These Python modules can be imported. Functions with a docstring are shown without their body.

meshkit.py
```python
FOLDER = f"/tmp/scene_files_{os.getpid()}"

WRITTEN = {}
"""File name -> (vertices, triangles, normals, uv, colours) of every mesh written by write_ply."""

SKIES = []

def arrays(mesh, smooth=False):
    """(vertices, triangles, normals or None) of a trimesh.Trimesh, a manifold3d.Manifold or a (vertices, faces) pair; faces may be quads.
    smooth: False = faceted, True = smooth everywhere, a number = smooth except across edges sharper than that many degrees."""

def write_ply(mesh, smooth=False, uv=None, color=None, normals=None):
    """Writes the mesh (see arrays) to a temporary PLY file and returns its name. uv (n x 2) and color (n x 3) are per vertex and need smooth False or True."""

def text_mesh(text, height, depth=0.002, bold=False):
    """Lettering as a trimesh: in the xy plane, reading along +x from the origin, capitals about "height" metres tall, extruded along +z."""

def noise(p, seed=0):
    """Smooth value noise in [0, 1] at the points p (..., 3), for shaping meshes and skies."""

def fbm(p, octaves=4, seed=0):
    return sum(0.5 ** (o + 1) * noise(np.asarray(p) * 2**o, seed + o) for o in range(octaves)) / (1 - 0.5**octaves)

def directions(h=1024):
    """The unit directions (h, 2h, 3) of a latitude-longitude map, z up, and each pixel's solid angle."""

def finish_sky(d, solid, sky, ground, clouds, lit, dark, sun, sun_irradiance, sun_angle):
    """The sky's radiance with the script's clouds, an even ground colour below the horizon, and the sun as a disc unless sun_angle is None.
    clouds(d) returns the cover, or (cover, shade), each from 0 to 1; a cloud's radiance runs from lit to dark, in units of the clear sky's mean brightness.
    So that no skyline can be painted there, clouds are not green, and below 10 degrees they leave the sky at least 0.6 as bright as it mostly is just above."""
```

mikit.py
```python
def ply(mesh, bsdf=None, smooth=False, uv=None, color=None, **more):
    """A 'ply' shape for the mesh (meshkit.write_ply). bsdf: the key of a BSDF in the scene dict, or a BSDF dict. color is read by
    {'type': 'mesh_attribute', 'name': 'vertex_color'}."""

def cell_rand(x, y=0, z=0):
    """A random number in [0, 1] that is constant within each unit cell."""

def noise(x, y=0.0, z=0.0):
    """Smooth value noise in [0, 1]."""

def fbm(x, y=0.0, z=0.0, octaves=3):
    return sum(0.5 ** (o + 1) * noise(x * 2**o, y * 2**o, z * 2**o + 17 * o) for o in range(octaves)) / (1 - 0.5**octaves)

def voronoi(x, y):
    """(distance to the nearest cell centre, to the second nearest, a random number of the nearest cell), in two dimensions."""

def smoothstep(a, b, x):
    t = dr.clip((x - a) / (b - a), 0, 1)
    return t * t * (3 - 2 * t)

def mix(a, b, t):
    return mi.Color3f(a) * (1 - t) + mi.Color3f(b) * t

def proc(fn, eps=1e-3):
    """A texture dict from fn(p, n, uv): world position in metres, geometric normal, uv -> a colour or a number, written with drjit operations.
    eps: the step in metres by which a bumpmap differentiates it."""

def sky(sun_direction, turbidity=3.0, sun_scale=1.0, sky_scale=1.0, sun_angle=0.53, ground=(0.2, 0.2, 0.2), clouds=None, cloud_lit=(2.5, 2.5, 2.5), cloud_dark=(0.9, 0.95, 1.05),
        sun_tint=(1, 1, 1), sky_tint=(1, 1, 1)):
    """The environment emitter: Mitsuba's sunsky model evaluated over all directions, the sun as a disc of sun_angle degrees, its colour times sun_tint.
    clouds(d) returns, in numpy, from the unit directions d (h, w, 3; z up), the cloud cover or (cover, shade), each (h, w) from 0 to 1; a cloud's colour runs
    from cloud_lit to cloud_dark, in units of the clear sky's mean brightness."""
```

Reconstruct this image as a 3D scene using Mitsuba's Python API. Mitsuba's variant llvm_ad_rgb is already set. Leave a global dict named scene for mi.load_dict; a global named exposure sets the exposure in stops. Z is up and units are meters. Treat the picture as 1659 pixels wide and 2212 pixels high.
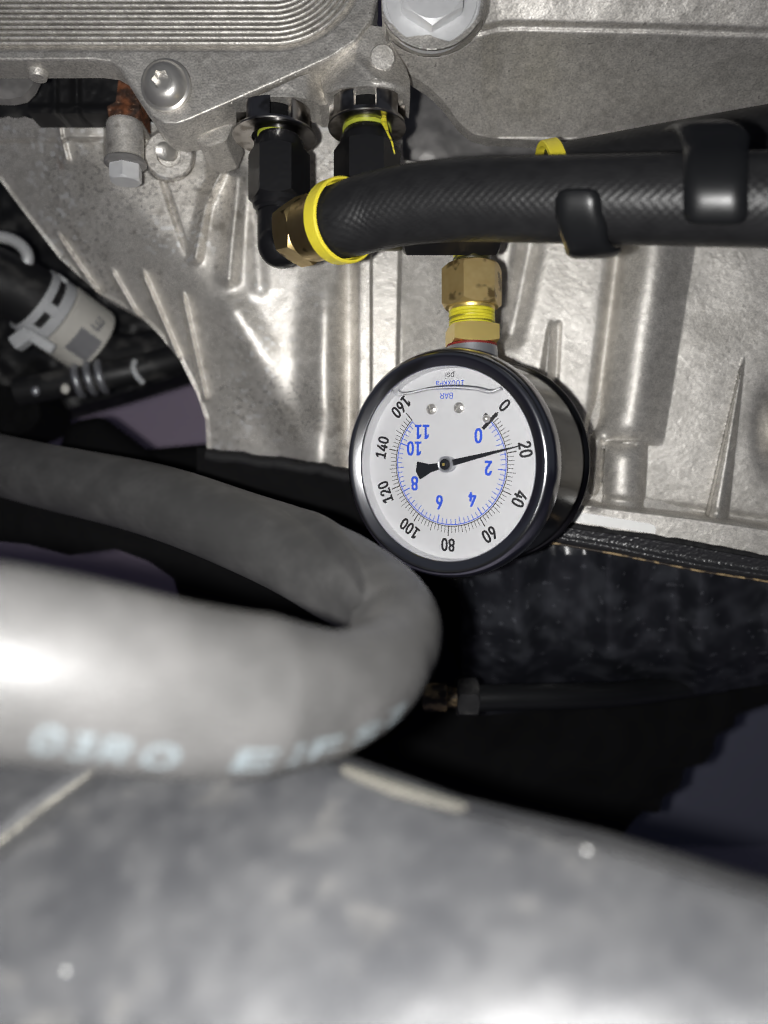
import math, numpy as np, trimesh, mitsuba as mi, mikit, meshkit
import drjit as dr
import manifold3d as m3
from scipy.spatial import Delaunay
from shapely.geometry import Polygon, LineString
from shapely import contains_xy
from mikit import noise, fbm, smoothstep, mix, proc

T = mi.ScalarTransform4f
MM = 1e-3
scene, labels = {}, {}

# ------------------------------------------------------------------ camera, light, exposure
F = 1659.0                                   # focal length in the units of the sketch the layout was measured on
scene['camera'] = {'type': 'thinlens', 'fov': 53.13, 'fov_axis': 'x', 'aperture_radius': 0.0020, 'focus_distance': 0.238,
                   'near_clip': 0.005, 'far_clip': 20.0, 'to_world': T().look_at([0, 0, 0], [0, 1, 0], [0, 0, 1])}
FLASH = np.array([-0.016, 0.0, -0.002])
scene['flash_lamp'] = {'type': 'disk', 'to_world': T().look_at(list(FLASH), [FLASH[0] + .012, 1, FLASH[2]], [0, 0, 1]) @ T().scale(0.003),
                       'bsdf': {'type': 'diffuse', 'reflectance': {'type': 'rgb', 'value': 0.5}},
                       'emitter': {'type': 'area', 'radiance': {'type': 'rgb', 'value': [5300, 5250, 5150]}}}
labels['flash_lamp'] = {'label': 'small round white flash lamp beside the camera lens', 'category': 'lamp'}
scene['room_light'] = {'type': 'constant', 'radiance': {'type': 'rgb', 'value': [0.022, 0.024, 0.031]}}
exposure = 0.52


# ------------------------------------------------------------------ helpers
def P(u, v, d):
    """A point: sideways and upward by the measured tangents, d metres from the lens plane."""
    u, v, d = np.broadcast_arrays(np.asarray(u, float), np.asarray(v, float), np.asarray(d, float))
    return np.stack([(u - 829.5) / F * d, d, (1106 - v) / F * d], -1)


def uniq(name):
    if name not in scene and name not in labels:
        return name
    k = 1
    while f'{name}_{k:03d}' in scene or f'{name}_{k:03d}' in labels:
        k += 1
    return f'{name}_{k:03d}'


def thing(name, label, cat=None, group=None, kind=None):
    key = uniq(name)
    d = {'label': label}
    if cat: d['category'] = cat
    if group: d['group'] = group
    if kind: d['kind'] = kind
    labels[key] = d
    return key


def part(parent, name, mesh, bsdf, smooth=35, label=None, kind=None, **k):
    key = uniq(f'{parent}__{name}') if name else parent
    scene[key] = mikit.ply(mesh, bsdf, smooth, **k)
    if name and (label or kind):
        labels[key] = {}
        if label: labels[key]['label'] = label
        if kind: labels[key]['kind'] = kind
    return key


def raw(key, v, f, n, bsdf):
    scene[key] = {'type': 'ply', 'filename': meshkit.write_ply((v, f), False, normals=n), 'face_normals': False, 'bsdf': {'type': 'ref', 'id': bsdf}}


def sm(a, b, x):
    t = np.clip((x - a) / (b - a), 0, 1)
    return t * t * (3 - 2 * t)


def seg(u, v, a, b):
    """(distance to the segment a-b, position along it 0..1, signed side)"""
    ax, ay = a; bx, by = b
    L = math.hypot(bx - ax, by - ay)
    t = ((u - ax) * (bx - ax) + (v - ay) * (by - ay)) / L ** 2
    tc = np.clip(t, 0, 1)
    return np.hypot(u - ax - tc * (bx - ax), v - ay - tc * (by - ay)), t, ((u - ax) * (by - ay) - (v - ay) * (bx - ax)) / L


def bump(d, w):
    return np.exp(-(d / w) ** 2)


def relief(parent, name, poly, step, depth, bsdf, thick=0.012, regions=(), back=True, label=None, behind=None):
    """A cast wall: its outline and a dense net of points inside it, each at its own depth, with side walls of the given thickness and a back."""
    pg = poly if isinstance(poly, Polygon) else Polygon(poly)
    pg = pg.buffer(0)
    ring = pg.exterior
    n = int(ring.length / step)
    edge = np.array([ring.interpolate(k * ring.length / n).coords[0] for k in range(n)])
    x0, y0, x1, y1 = pg.bounds
    gx, gy = np.meshgrid(np.arange(x0, x1, step), np.arange(y0, y1, step))
    gx = gx + (np.arange(gx.shape[0])[:, None] % 2) * step / 2
    pts = np.c_[gx.ravel(), gy.ravel()]
    pts = pts[contains_xy(pg.buffer(-step * .55), pts[:, 0], pts[:, 1])]
    allp = np.vstack([edge, pts])
    tri = Delaunay(allp).simplices
    c = allp[tri].mean(1)
    tri = tri[contains_xy(pg, c[:, 0], c[:, 1])]
    D = depth(allp[:, 0], allp[:, 1])
    V = P(allp[:, 0], allp[:, 1], D)
    a, b, cc = V[tri[:, 0]], V[tri[:, 1]], V[tri[:, 2]]
    fn = np.cross(b - a, cc - a)
    flip = fn[:, 1] > 0
    tri[flip] = tri[flip][:, ::-1]
    fn[flip] *= -1
    N = np.zeros_like(V)
    for k in range(3):
        np.add.at(N, tri[:, k], fn)
    N /= np.linalg.norm(N, axis=1, keepdims=True) + 1e-20
    cen = allp[tri].mean(1)
    left = np.ones(len(tri), bool)
    for rname, rpoly in regions:
        m = left & contains_xy(Polygon(rpoly), cen[:, 0], cen[:, 1])
        left &= ~m
        if m.any():
            used, inv = np.unique(tri[m], return_inverse=True)
            raw(uniq(f'{parent}__{rname}'), V[used], inv.reshape(-1, 3), N[used], bsdf)
    vs, fs, ns = [V], [tri[left]], [N]
    off = len(V)
    Ve = V[:n]
    Vb = Ve + (np.array([0, thick, 0]) if behind is None else np.asarray(behind))
    nxt = (np.arange(n) + 1) % n
    tang = Ve[nxt] - Ve
    nn = np.cross(tang, [0, 1, 0]); nn /= np.linalg.norm(nn, axis=1, keepdims=True) + 1e-20
    ctr = Ve.mean(0)
    # outward by orientation of the ring
    area = ring.is_ccw
    mid = edge + (edge[nxt] - edge) * .5
    e = edge[nxt] - edge
    outw = np.c_[e[:, 1], -e[:, 0]] * (1 if area else -1)
    want = np.c_[outw[:, 0], np.zeros(n), -outw[:, 1]]
    nn *= np.sign((nn * want).sum(1))[:, None]
    ns_e = nn + np.roll(nn, 1, 0); ns_e /= np.linalg.norm(ns_e, axis=1, keepdims=True) + 1e-20
    vs += [Ve, Vb]; ns += [ns_e, ns_e]
    i = np.arange(n)
    q = np.vstack([np.c_[off + i, off + nxt, off + n + nxt], np.c_[off + i, off + n + nxt, off + n + i]])
    va, na = np.vstack(vs), np.vstack(ns)
    fnq = np.cross(va[q[:, 1]] - va[q[:, 0]], va[q[:, 2]] - va[q[:, 0]])
    bad = (fnq * na[q[:, 0]]).sum(1) < 0
    q[bad] = q[bad][:, ::-1]
    fs.append(q); off += 2 * n
    if back:
        ee = edge[::4] if n > 60 else edge
        bt = Delaunay(ee).simplices
        cb = ee[bt].mean(1)
        bt = bt[contains_xy(pg, cb[:, 0], cb[:, 1])]
        Vk = (Vb[::4] if n > 60 else Vb)
        fb = np.cross(Vk[bt[:, 1]] - Vk[bt[:, 0]], Vk[bt[:, 2]] - Vk[bt[:, 0]])
        bt[fb[:, 1] < 0] = bt[fb[:, 1] < 0][:, ::-1]
        vs.append(Vk); ns.append(np.tile([0, 1.0, 0], (len(Vk), 1))); fs.append(bt + off)
    key = uniq(f'{parent}__{name}') if name else parent
    raw(key, np.vstack(vs), np.vstack(fs), np.vstack(ns), bsdf)
    if label: labels[key] = {'label': label}
    return key


def catmull(pts, n=12):
    p = np.asarray(pts, float)
    p = np.vstack([2 * p[0] - p[1], p, 2 * p[-1] - p[-2]])
    out = []
    for i in range(1, len(p) - 2):
        t = np.linspace(0, 1, n, endpoint=False)[:, None]
        a, b, c, d = p[i - 1], p[i], p[i + 1], p[i + 2]
        out.append(.5 * (2 * b + (c - a) * t + (2 * a - 5 * b + 4 * c - d) * t ** 2 + (3 * b - a - 3 * c + d) * t ** 3))
    return np.vstack(out + [p[-2][None]])


def frames(path, ref=(0, 0, 1)):
    t = np.gradient(path, axis=0)
    t /= np.linalg.norm(t, axis=1, keepdims=True)
    ref = np.asarray(ref, float)
    nrm = ref - t * (t @ ref)[:, None]
    nrm /= np.linalg.norm(nrm, axis=1, keepdims=True)
    return t, nrm, np.cross(t, nrm)


def tube(path, r, sides=24, caps=True, ref=(0, 0, 1), squash=1.0, inner=None):
    """(mesh, uv) of a tube; u runs along it in metres, v round it 0..1."""
    path = np.asarray(path, float)
    t, nv, bv = frames(path, ref)
    r = np.broadcast_to(np.asarray(r, float), (len(path),))
    s = np.r_[0, np.cumsum(np.linalg.norm(np.diff(path, axis=0), axis=1))]
    ang = np.linspace(0, 2 * np.pi, sides + 1)
    V = path[:, None] + r[:, None, None] * (np.cos(ang)[None, :, None] * nv[:, None] * squash + np.sin(ang)[None, :, None] * bv[:, None])
    uv = np.stack(np.broadcast_arrays(s[:, None], ang[None] / (2 * np.pi)), -1)
    m = sides + 1
    i, j = np.meshgrid(np.arange(len(path) - 1), np.arange(sides), indexing='ij')
    a = i * m + j
    q = np.stack([a, a + m, a + m + 1, a + 1], -1).reshape(-1, 4)
    f = np.vstack([q[:, [0, 2, 1]], q[:, [0, 3, 2]]])
    V, uv = V.reshape(-1, 3), uv.reshape(-1, 2)
    if caps:
        for base, row in ((0, 0), ((len(path) - 1) * m, len(path) - 1)):
            k = len(V)
            V = np.vstack([V, V[base:base + m], path[row][None]]); uv = np.vstack([uv, uv[base:base + m], uv[base][None]])
            jj = np.arange(sides)
            c = np.c_[k + jj, k + jj + 1, np.full(sides, k + m)]
            f = np.vstack([f, c if row == 0 else c[:, ::-1]])
    return trimesh.Trimesh(V, f, process=False), uv


def frame(origin, z, x=None):
    z = np.asarray(z, float); z = z / np.linalg.norm(z)
    x = np.asarray(x if x is not None else ([1, 0, 0] if abs(z[0]) < .9 else [0, 1, 0]), float)
    x = x - z * (x @ z); x /= np.linalg.norm(x)
    M = np.eye(4); M[:3, 0] = x; M[:3, 1] = np.cross(z, x); M[:3, 2] = z; M[:3, 3] = origin
    return M


def lathe(profile, M=None, n=64):
    """A turned shape: profile of (radius, height) in millimetres about the local z axis."""
    p = np.asarray(profile, float) * MM
    m = trimesh.creation.revolve(p, sections=n)
    if m.volume < 0: m.invert()
    if M is not None: m.apply_transform(M)
    return m


def to_tri(man, M=None):
    g = man.to_mesh()
    m = trimesh.Trimesh(np.array(g.vert_properties[:, :3], float), np.array(g.tri_verts), process=False)
    if M is not None: m.apply_transform(M)
    return m


def revolve_m(profile, n=64):
    return m3.Manifold.revolve(m3.CrossSection([np.asarray(profile, float)]), n)


def hexnut(R, z0, z1, rot=0.0, chamfer=1.2, bore=0, sides=6, M=None):
    """Hexagon body with chamfered corners, millimetres."""
    a = np.radians(rot) + np.arange(sides) * 2 * np.pi / sides
    hexa = m3.Manifold.extrude(m3.CrossSection([np.c_[R * np.cos(a), R * np.sin(a)]]), z1 - z0).translate([0, 0, z0])
    flat = R * math.cos(math.pi / sides)
    c = chamfer
    k = (R - flat) * 1.02
    cone = revolve_m([[0, z0], [flat * .985, z0], [R * 1.0, z0 + c], [R * 1.0, z1 - c], [flat * .985, z1], [0, z1]], 96)
    s = hexa ^ cone
    if bore: s = s - m3.Manifold.cylinder(z1 - z0 + 2, bore, bore, 48).translate([0, 0, z0 - 1])
    g = to_tri(s); g.apply_scale(MM)
    if M is not None: g.apply_transform(M)
    return g


def box(sx, sy, sz, M=None, r=0.4):
    """Box with rounded edges, millimetres."""
    c = np.array([[x, y, z] for x in (-1, 1) for y in (-1, 1) for z in (-1, 1)], float) * (np.array([sx, sy, sz]) / 2 - r)
    s = m3.Manifold.batch_hull([m3.Manifold.sphere(r, 12).translate(list(p)) for p in c])
    g = to_tri(s); g.apply_scale(MM)
    if M is not None: g.apply_transform(M)
    return g


def cat(*ms):
    return trimesh.util.concatenate(ms)


# ------------------------------------------------------------------ materials
def two(d):
    return {'type': 'twosided', 'b': d}


def prin(col, rough, metal=0.0, bumpfn=None, bscale=1.0, eps=1.5e-4, spec=0.5, coat=0.0, coatg=0.9):
    d = {'type': 'principled', 'roughness': proc(rough) if callable(rough) else rough, 'metallic': proc(metal) if callable(metal) else metal, 'specular': spec,
         'base_color': proc(col) if callable(col) else {'type': 'rgb', 'value': list(col)}}
    if coat: d['clearcoat'] = coat; d['clearcoat_gloss'] = coatg
    if bumpfn: d = {'type': 'bumpmap', 'nested': proc(bumpfn, eps), 'scale': bscale, 'b': d}
    return two(d)


def f3(p, s, o=3):
    return fbm(p.x * s, p.y * s, p.z * s, o)


def n3(p, s):
    return noise(p.x * s, p.y * s, p.z * s)


def col_alu(p, n, uv):
    g = f3(p, 60, 3); s = n3(p, 1500); w = f3(p, 420, 2); b = n3(p, 900)
    c = mix((.56, .536, .496), (.79, .76, .712), smoothstep(.25, .75, .5 * g + .5 * w))
    c = c * (.66 + .55 * noise(p.x * 2300, p.y * 2300, p.z * 2300))
    return mix(c, mi.Color3f(.2, .18, .16), .55 * smoothstep(.8, .93, b) * smoothstep(.4, .7, w))


def bump_cast(p, n, uv):
    return 0.00011 * f3(p, 700, 2) + 0.00005 * n3(p, 2200)


def col_gear(p, n, uv):
    g = f3(p, 45, 3); s = n3(p, 1500); w = f3(p, 350, 3)
    c = mix((.66, .63, .58), (.92, .885, .83), smoothstep(.3, .7, .4 * g + .6 * w)) * (.7 + .5 * noise(p.x * 2300, p.y * 2300, p.z * 2300))
    dirt = smoothstep(.5, .72, f3(p, 28, 4) * .6 + w * .4)
    c = mix(c, mi.Color3f(.2, .175, .14), .7 * dirt)
    c = mix(c, mi.Color3f(.13, .12, .11), .45 * smoothstep(.62, .78, n3(p + mi.Vector3f(.5, .2, .1), 900)) * smoothstep(.5, .66, f3(p, 25, 2)))
    pit = smoothstep(.6, .8, n3(p, 520)) * smoothstep(.4, .7, f3(p, 40, 2))
    c = mix(c, mi.Color3f(.97, .97, .96), .85 * pit)
    rust = smoothstep(.78, .86, f3(p, 90, 2)) * smoothstep(.6, .8, n3(p, 40))
    return mix(c, mi.Color3f(.25, .1, .03), .8 * rust)


def bump_rough(p, n, uv):
    return 0.00012 * f3(p, 420, 3) + 0.00005 * n3(p, 2000)


def col_grime_shade(p, n, uv):  # grime tone, darkened to stand for shade in the gap
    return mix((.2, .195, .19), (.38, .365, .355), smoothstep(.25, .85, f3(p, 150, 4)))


def col_rust(p, n, uv):
    g = f3(p, 330, 4); s = n3(p, 1100)
    return mix(mix((.03, .016, .011), (.2, .07, .028), smoothstep(.3, .75, g)), mi.Color3f(.4, .25, .16), .5 * smoothstep(.7, .9, s))


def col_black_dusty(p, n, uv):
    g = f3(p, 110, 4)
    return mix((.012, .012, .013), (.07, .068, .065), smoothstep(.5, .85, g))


def col_brass(p, n, uv):
    g = f3(p, 500, 3); k = f3(p, 190, 3)
    c = mix((.74, .53, .21), (.86, .66, .31), g)
    return mix(c, mi.Color3f(.16, .1, .04), .85 * smoothstep(.6, .7, k))


def col_rubber(p, n, uv):
    g = f3(p, 120, 4); h = f3(p, 30, 3)
    return mix((.062, .0615, .0605), (.112, .11, .108), smoothstep(.3, .8, .5 * g + .5 * h)) * (1 - .6 * smoothstep(.7, .8, f3(p, 55, 2)))


def col_hose(p, n, uv):
    return mix((.010, .010, .011), (.022, .022, .023), f3(p, 300, 3))


def bump_braid(p, n, uv):
    a = uv.x / .0012; b = uv.y * 56
    return .000024 * dr.sin((a + b) * 3.14159) + .000026 * dr.sin((a - b) * 3.14159) * f3(p, 90, 2) + .00003 * n3(p, 1500)


def col_tray(p, n, uv):
    g = f3(p, 70, 3); h = f3(p + mi.Vector3f(.3, .1, .2), 260, 3)
    c = mix((.052, .0535, .058), (.098, .099, .102), smoothstep(.3, .75, .5 * g + .5 * h))
    return mix(c, mi.Color3f(.165, .16, .15), .5 * smoothstep(.58, .78, .4 * h + .6 * f3(p, 110, 3)))


def col_pan(p, n, uv):
    return mix((.012, .013, .0165), (.04, .0425, .05), smoothstep(.35, .85, f3(p, 120, 2))) + mi.Color3f(.035, .036, .04) * smoothstep(.78, .92, n3(p, 420))


def bump_pan(p, n, uv):
    return .00006 * n3(p, 420) + .00006 * n3(p, 900)


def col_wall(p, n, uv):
    return mix(mix((.38, .33, .46), (.48, .38, .46), f3(p, 9, 3)), mi.Color3f(.17, .175, .24), smoothstep(-.05, .15, p.x))  # dimmer, bluer right side painted in for weaker light there


scene['alu'] = prin(col_alu, .53, .72, bump_cast)
scene['alu_rough'] = prin(col_gear, .53, .7, bump_rough)
scene['alu_dark'] = prin(col_grime_shade, .5, .4, bump_rough)
scene['plug_zinc'] = prin(lambda p, n, uv: mix((.66, .665, .675), (.78, .785, .79), f3(p, 400, 3)), .5, .35, lambda p, n, uv: .00003 * f3(p, 1500, 2))
scene['steel'] = prin(lambda p, n, uv: mix((.6, .58, .54), (.75, .73, .7), f3(p, 300, 3)), .34, .8)
scene['steel_collar'] = prin(lambda p, n, uv: mix((.22, .2, .18), (.5, .48, .46), smoothstep(.35, .65, f3(p, 250, 3))), .2, 1.0)
scene['chrome'] = prin((.66, .66, .68), .17, 1.0)
scene['case_steel'] = prin((.13, .128, .123), .16, 1.0)
scene['neck_steel'] = prin((.5, .51, .54), .4, .8)
scene['black_anodised'] = prin((.006, .006, .007), .3, 0.0, lambda p, n, uv: .00005 * n3(p, 900), spec=.45, coat=1.0, coatg=.95)
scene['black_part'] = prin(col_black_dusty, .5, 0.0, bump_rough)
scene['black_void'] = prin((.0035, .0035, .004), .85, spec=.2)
scene['black_plastic'] = prin((.009, .0095, .0105), .33, 0.0, spec=.35)
scene['brass_dark'] = prin(col_brass, .34, 1.0, lambda p, n, uv: .00003 * f3(p, 900, 3))
scene['brass_old'] = prin(col_brass, .4, .85, lambda p, n, uv: .00003 * f3(p, 900, 3))
scene['brass_new'] = prin((.92, .71, .24), .36, .85, lambda p, n, uv: .00002 * noise(p.x * 4000, p.y * 4000, p.z * 200))
scene['yellow_ring'] = prin(lambda p, n, uv: mix((.88, .76, .06), (.82, .68, .045), f3(p, 300, 2)), .35, 0.0)
scene['tape_dirty'] = prin(lambda p, n, uv: mix((.04, .035, .012), (.6, .55, .03), smoothstep(.45, .7, noise(p.x * 120, p.y * 120, p.z * 1100))), .35)
scene['tape'] = prin(lambda p, n, uv: mix(mix((.56, .5, .02), (.74, .66, .05), f3(p, 600, 2)), mi.Color3f(.08, .06, .02), .75 * smoothstep(.62, .8, noise(p.x * 90, p.y * 90, p.z * 1300))), .4, 0.0, lambda p, n, uv: .0001 * noise(p.z * 2500, f3(p, 300, 2) * 3))
scene['oring'] = prin((.42, .46, .05), .35)
scene['red'] = prin((.2, .02, .016), .5)
scene['hose_rubber'] = prin(col_hose, .42, 0.0, bump_braid, spec=.32)
scene['loop_rubber'] = prin(col_rubber, .45, 0.0, lambda p, n, uv: .00008 * f3(p, 380, 3), spec=.6)
scene['old_rubber'] = prin(col_black_dusty, .5, 0.0)
scene['print_white'] = prin((.2, .235, .25), .6)
scene['tray'] = prin(col_tray, .5, 0.0, lambda p, n, uv: .0001 * f3(p, 260, 3), spec=.5)
scene['dust_strip'] = prin(lambda p, n, uv: mix((.16, .155, .135), (.34, .325, .28), f3(p, 240, 3)), .5)
scene['pan'] = prin(col_pan, .3, 0.0, bump_pan, spec=.6)
scene['pan_rim'] = prin((.02, .02, .022), .35, 0.0, lambda p, n, uv: .00030 * f3(p, 1300, 2), spec=.8)
scene['rust_shade_brown'] = prin(lambda p, n, uv: mix((.03, .022, .016), (.32, .23, .12), smoothstep(.4, .7, f3(p, 400, 3))), .5)  # rust of the rim edge; also paints shade on the drain fitting
scene['rust'] = prin(col_rust, .8, 0.0, bump_rough)
scene['sealant'] = prin((.006, .006, .007), .8)
scene['sticker'] = prin((.92, .92, .9), .4)
scene['dial_white'] = prin(lambda p, n, uv: mix((.57, .57, .58), (.6, .6, .61), f3(p, 120, 3)), .5, 0.0, lambda p, n, uv: .00002 * f3(p, 500, 3))
scene['ink_black'] = prin((.01, .01, .012), .5)
scene['ink_blue'] = prin((.03, .09, .62), .5)
scene['pointer_black'] = prin((.008, .009, .012), .4)
scene['glass'] = {'type': 'thindielectric', 'int_ior': 1.5}
scene['drop'] = {'type': 'dielectric', 'int_ior': 1.3}
scene['clamp_white'] = prin((.5, .51, .52), .5, .0)
scene['clamp_cream'] = prin((.6, .58, .53), .55, .0)
scene['clamp_grey'] = prin((.2, .2, .21), .6)
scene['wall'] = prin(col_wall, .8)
scene['blue_cloth'] = prin((.16, .22, .5), .8)
scene['floor_grey'] = prin(lambda p, n, uv: mix((.3, .28, .37), (.38, .36, .44), f3(p, 12, 3)), .7)

# ------------------------------------------------------------------ setting
def sheet(a, b, c, d):
    return trimesh.Trimesh([a, b, c, d], [[0, 1, 2], [0, 2, 3]], process=False)

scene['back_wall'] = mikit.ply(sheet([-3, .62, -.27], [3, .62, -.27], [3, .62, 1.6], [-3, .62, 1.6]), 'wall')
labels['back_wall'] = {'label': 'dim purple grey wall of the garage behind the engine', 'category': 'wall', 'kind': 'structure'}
scene['floor'] = mikit.ply(sheet([-3, -1, -.27], [3, -1, -.27], [3, .62, -.27], [-3, .62, -.27]), 'floor_grey')
labels['floor'] = {'label': 'dim grey floor under the engine', 'category': 'floor', 'kind': 'structure'}

# ------------------------------------------------------------------ gearbox housing (left) and engine block (right)
def flat(d):
    return lambda u, v: np.full(np.shape(u), float(d))

def wob(u, v, s, seed=0):
    return meshkit.fbm(np.stack([u / s, v / s, u * 0 + seed * 3.7], -1), 3, seed) - .5

def soft(x, k):
    return k * np.logaddexp(0, x / k)

def gear_depth(u, v):
    h = np.zeros(np.shape(u))
    d, t, s = seg(u, v, (200, 345), (430, 590))
    side = ((u - 200) * -.729 + (v - 345) * .684)
    h -= .11 * soft(side - 4, 12)
    # raised top flange
    h += 3.0 * sm(312, 298, v + .02 * u) * sm(250, 190, u)
    d, t, s = seg(u, v, (128, 262), (132, 305)); h += 1.2 * bump(d, 5)
    d, t, s = seg(u, v, (134, 305), (144, 345)); h += 2.0 * bump(d, 7)
    # the boss and the tab grow out of the wall
    h += 21 * sm(224, 240, u) * sm(316, 302, u) * sm(346, 334, v)
    h += 13.5 * sm(58, 47, np.hypot(u - 365, v - 335))
    # crease right of the boss
    d, t, s = seg(u, v, (350, 385), (408, 560)); h -= 1.6 * bump(d, 6) * sm(1.15, .7, t)
    h -= 2.5 * sm(0, 40, s) * 0
    h -= .05 * soft(u - 360 - .28 * (v - 385), 10) * sm(560, 470, v) * sm(470, 440, u) * .5
    # bright bars
    for a, b, hh, w in (((478, 372), (448, 425), 4.2, 11), ((448, 425), (422, 556), 4.2, 12), ((514, 385), (494, 600), 4.6, 19), ((505, 682), (672, 1000), 5.5, 42), ((545, 420), (560, 620), 2.0, 20)):
        d, t, s = seg(u, v, a, b); h += hh * bump(d, w)
    # thin webs
    for a, b, hh, w in (((118, 500), (214, 640), 2.4, 6), ((235, 577), (300, 690), 2.0, 7), ((303, 580), (385, 772), 3.2, 6.5), ((392, 628), (442, 860), 3.4, 6.5)):
        d, t, s = seg(u, v, a, b); h += hh * np.clip(1.15 - np.abs(d) / w, 0, 1) ** .8 * sm(-.02, .12, t)
    # pillars and valleys near the joint
    h += 6.5 * bump(u - 700 + .02 * (v - 700), 38) * sm(520, 690, v)
    h -= 4.5 * bump(u - 752, 15)
    h += 3.0 * sm(764, 776, u)
    h -= 3.0 * bump(np.hypot((u - 590) / 1.0, (v - 900) / 1.6), 55)
    h += 1.6 * wob(u, v, 150) + .35 * wob(u, v, 50, 2)
    # rolled rim at the opening
    h += 1.4 * bump(dist_open(u, v), 5)
    return .290 + .00002 * (v - 700) - h * MM

OPEN = [(-40, 345), (0, 390), (60, 470), (130, 560), (210, 632), (270, 665), (310, 690), (345, 725), (390, 780), (425, 850), (444, 905), (447, 972)]
def dist_open(u, v):
    out = np.full(np.shape(u), 1e9)
    for a, b in zip(OPEN[:-1], OPEN[1:]):
        out = np.minimum(out, seg(u, v, a, b)[0])
    return out

rng = np.random.default_rng(5)
jag = [(x, 250 + 5 * rng.random() + .03 * x) for x in np.arange(330, -41, -12)]
gpoly = [(447, 972), (520, 980), (640, 990), (700, 1004), (790, 1014), (790, 262), (560, 262), (490, 300), (420, 310), (345, 268)] + jag + OPEN
t = thing('gearbox_housing', 'weathered cast aluminium housing with thin webs above the dark opening on the left', 'engine housing')
webs = [('web', [(a[0] - 9, a[1] + 4), (a[0] + 9, a[1] - 4), (b[0] + 8, b[1] - 3), (b[0] - 8, b[1] + 3)]) for a, b in (((118, 500), (206, 628)), ((235, 577), (296, 680)), ((303, 580), (383, 768)), ((392, 628), (440, 850)))]
bars = [('rib', [(470, 368), (488, 374), (458, 430), (434, 560), (410, 556), (436, 420)]), ('rib', [(497, 384), (534, 386), (514, 602), (476, 600)]), ('rib', [(490, 690), (520, 674), (690, 985), (650, 985)])]
relief(t, 'wall', gpoly, 2.6, gear_depth, 'alu_rough', .014, webs + bars)

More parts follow.
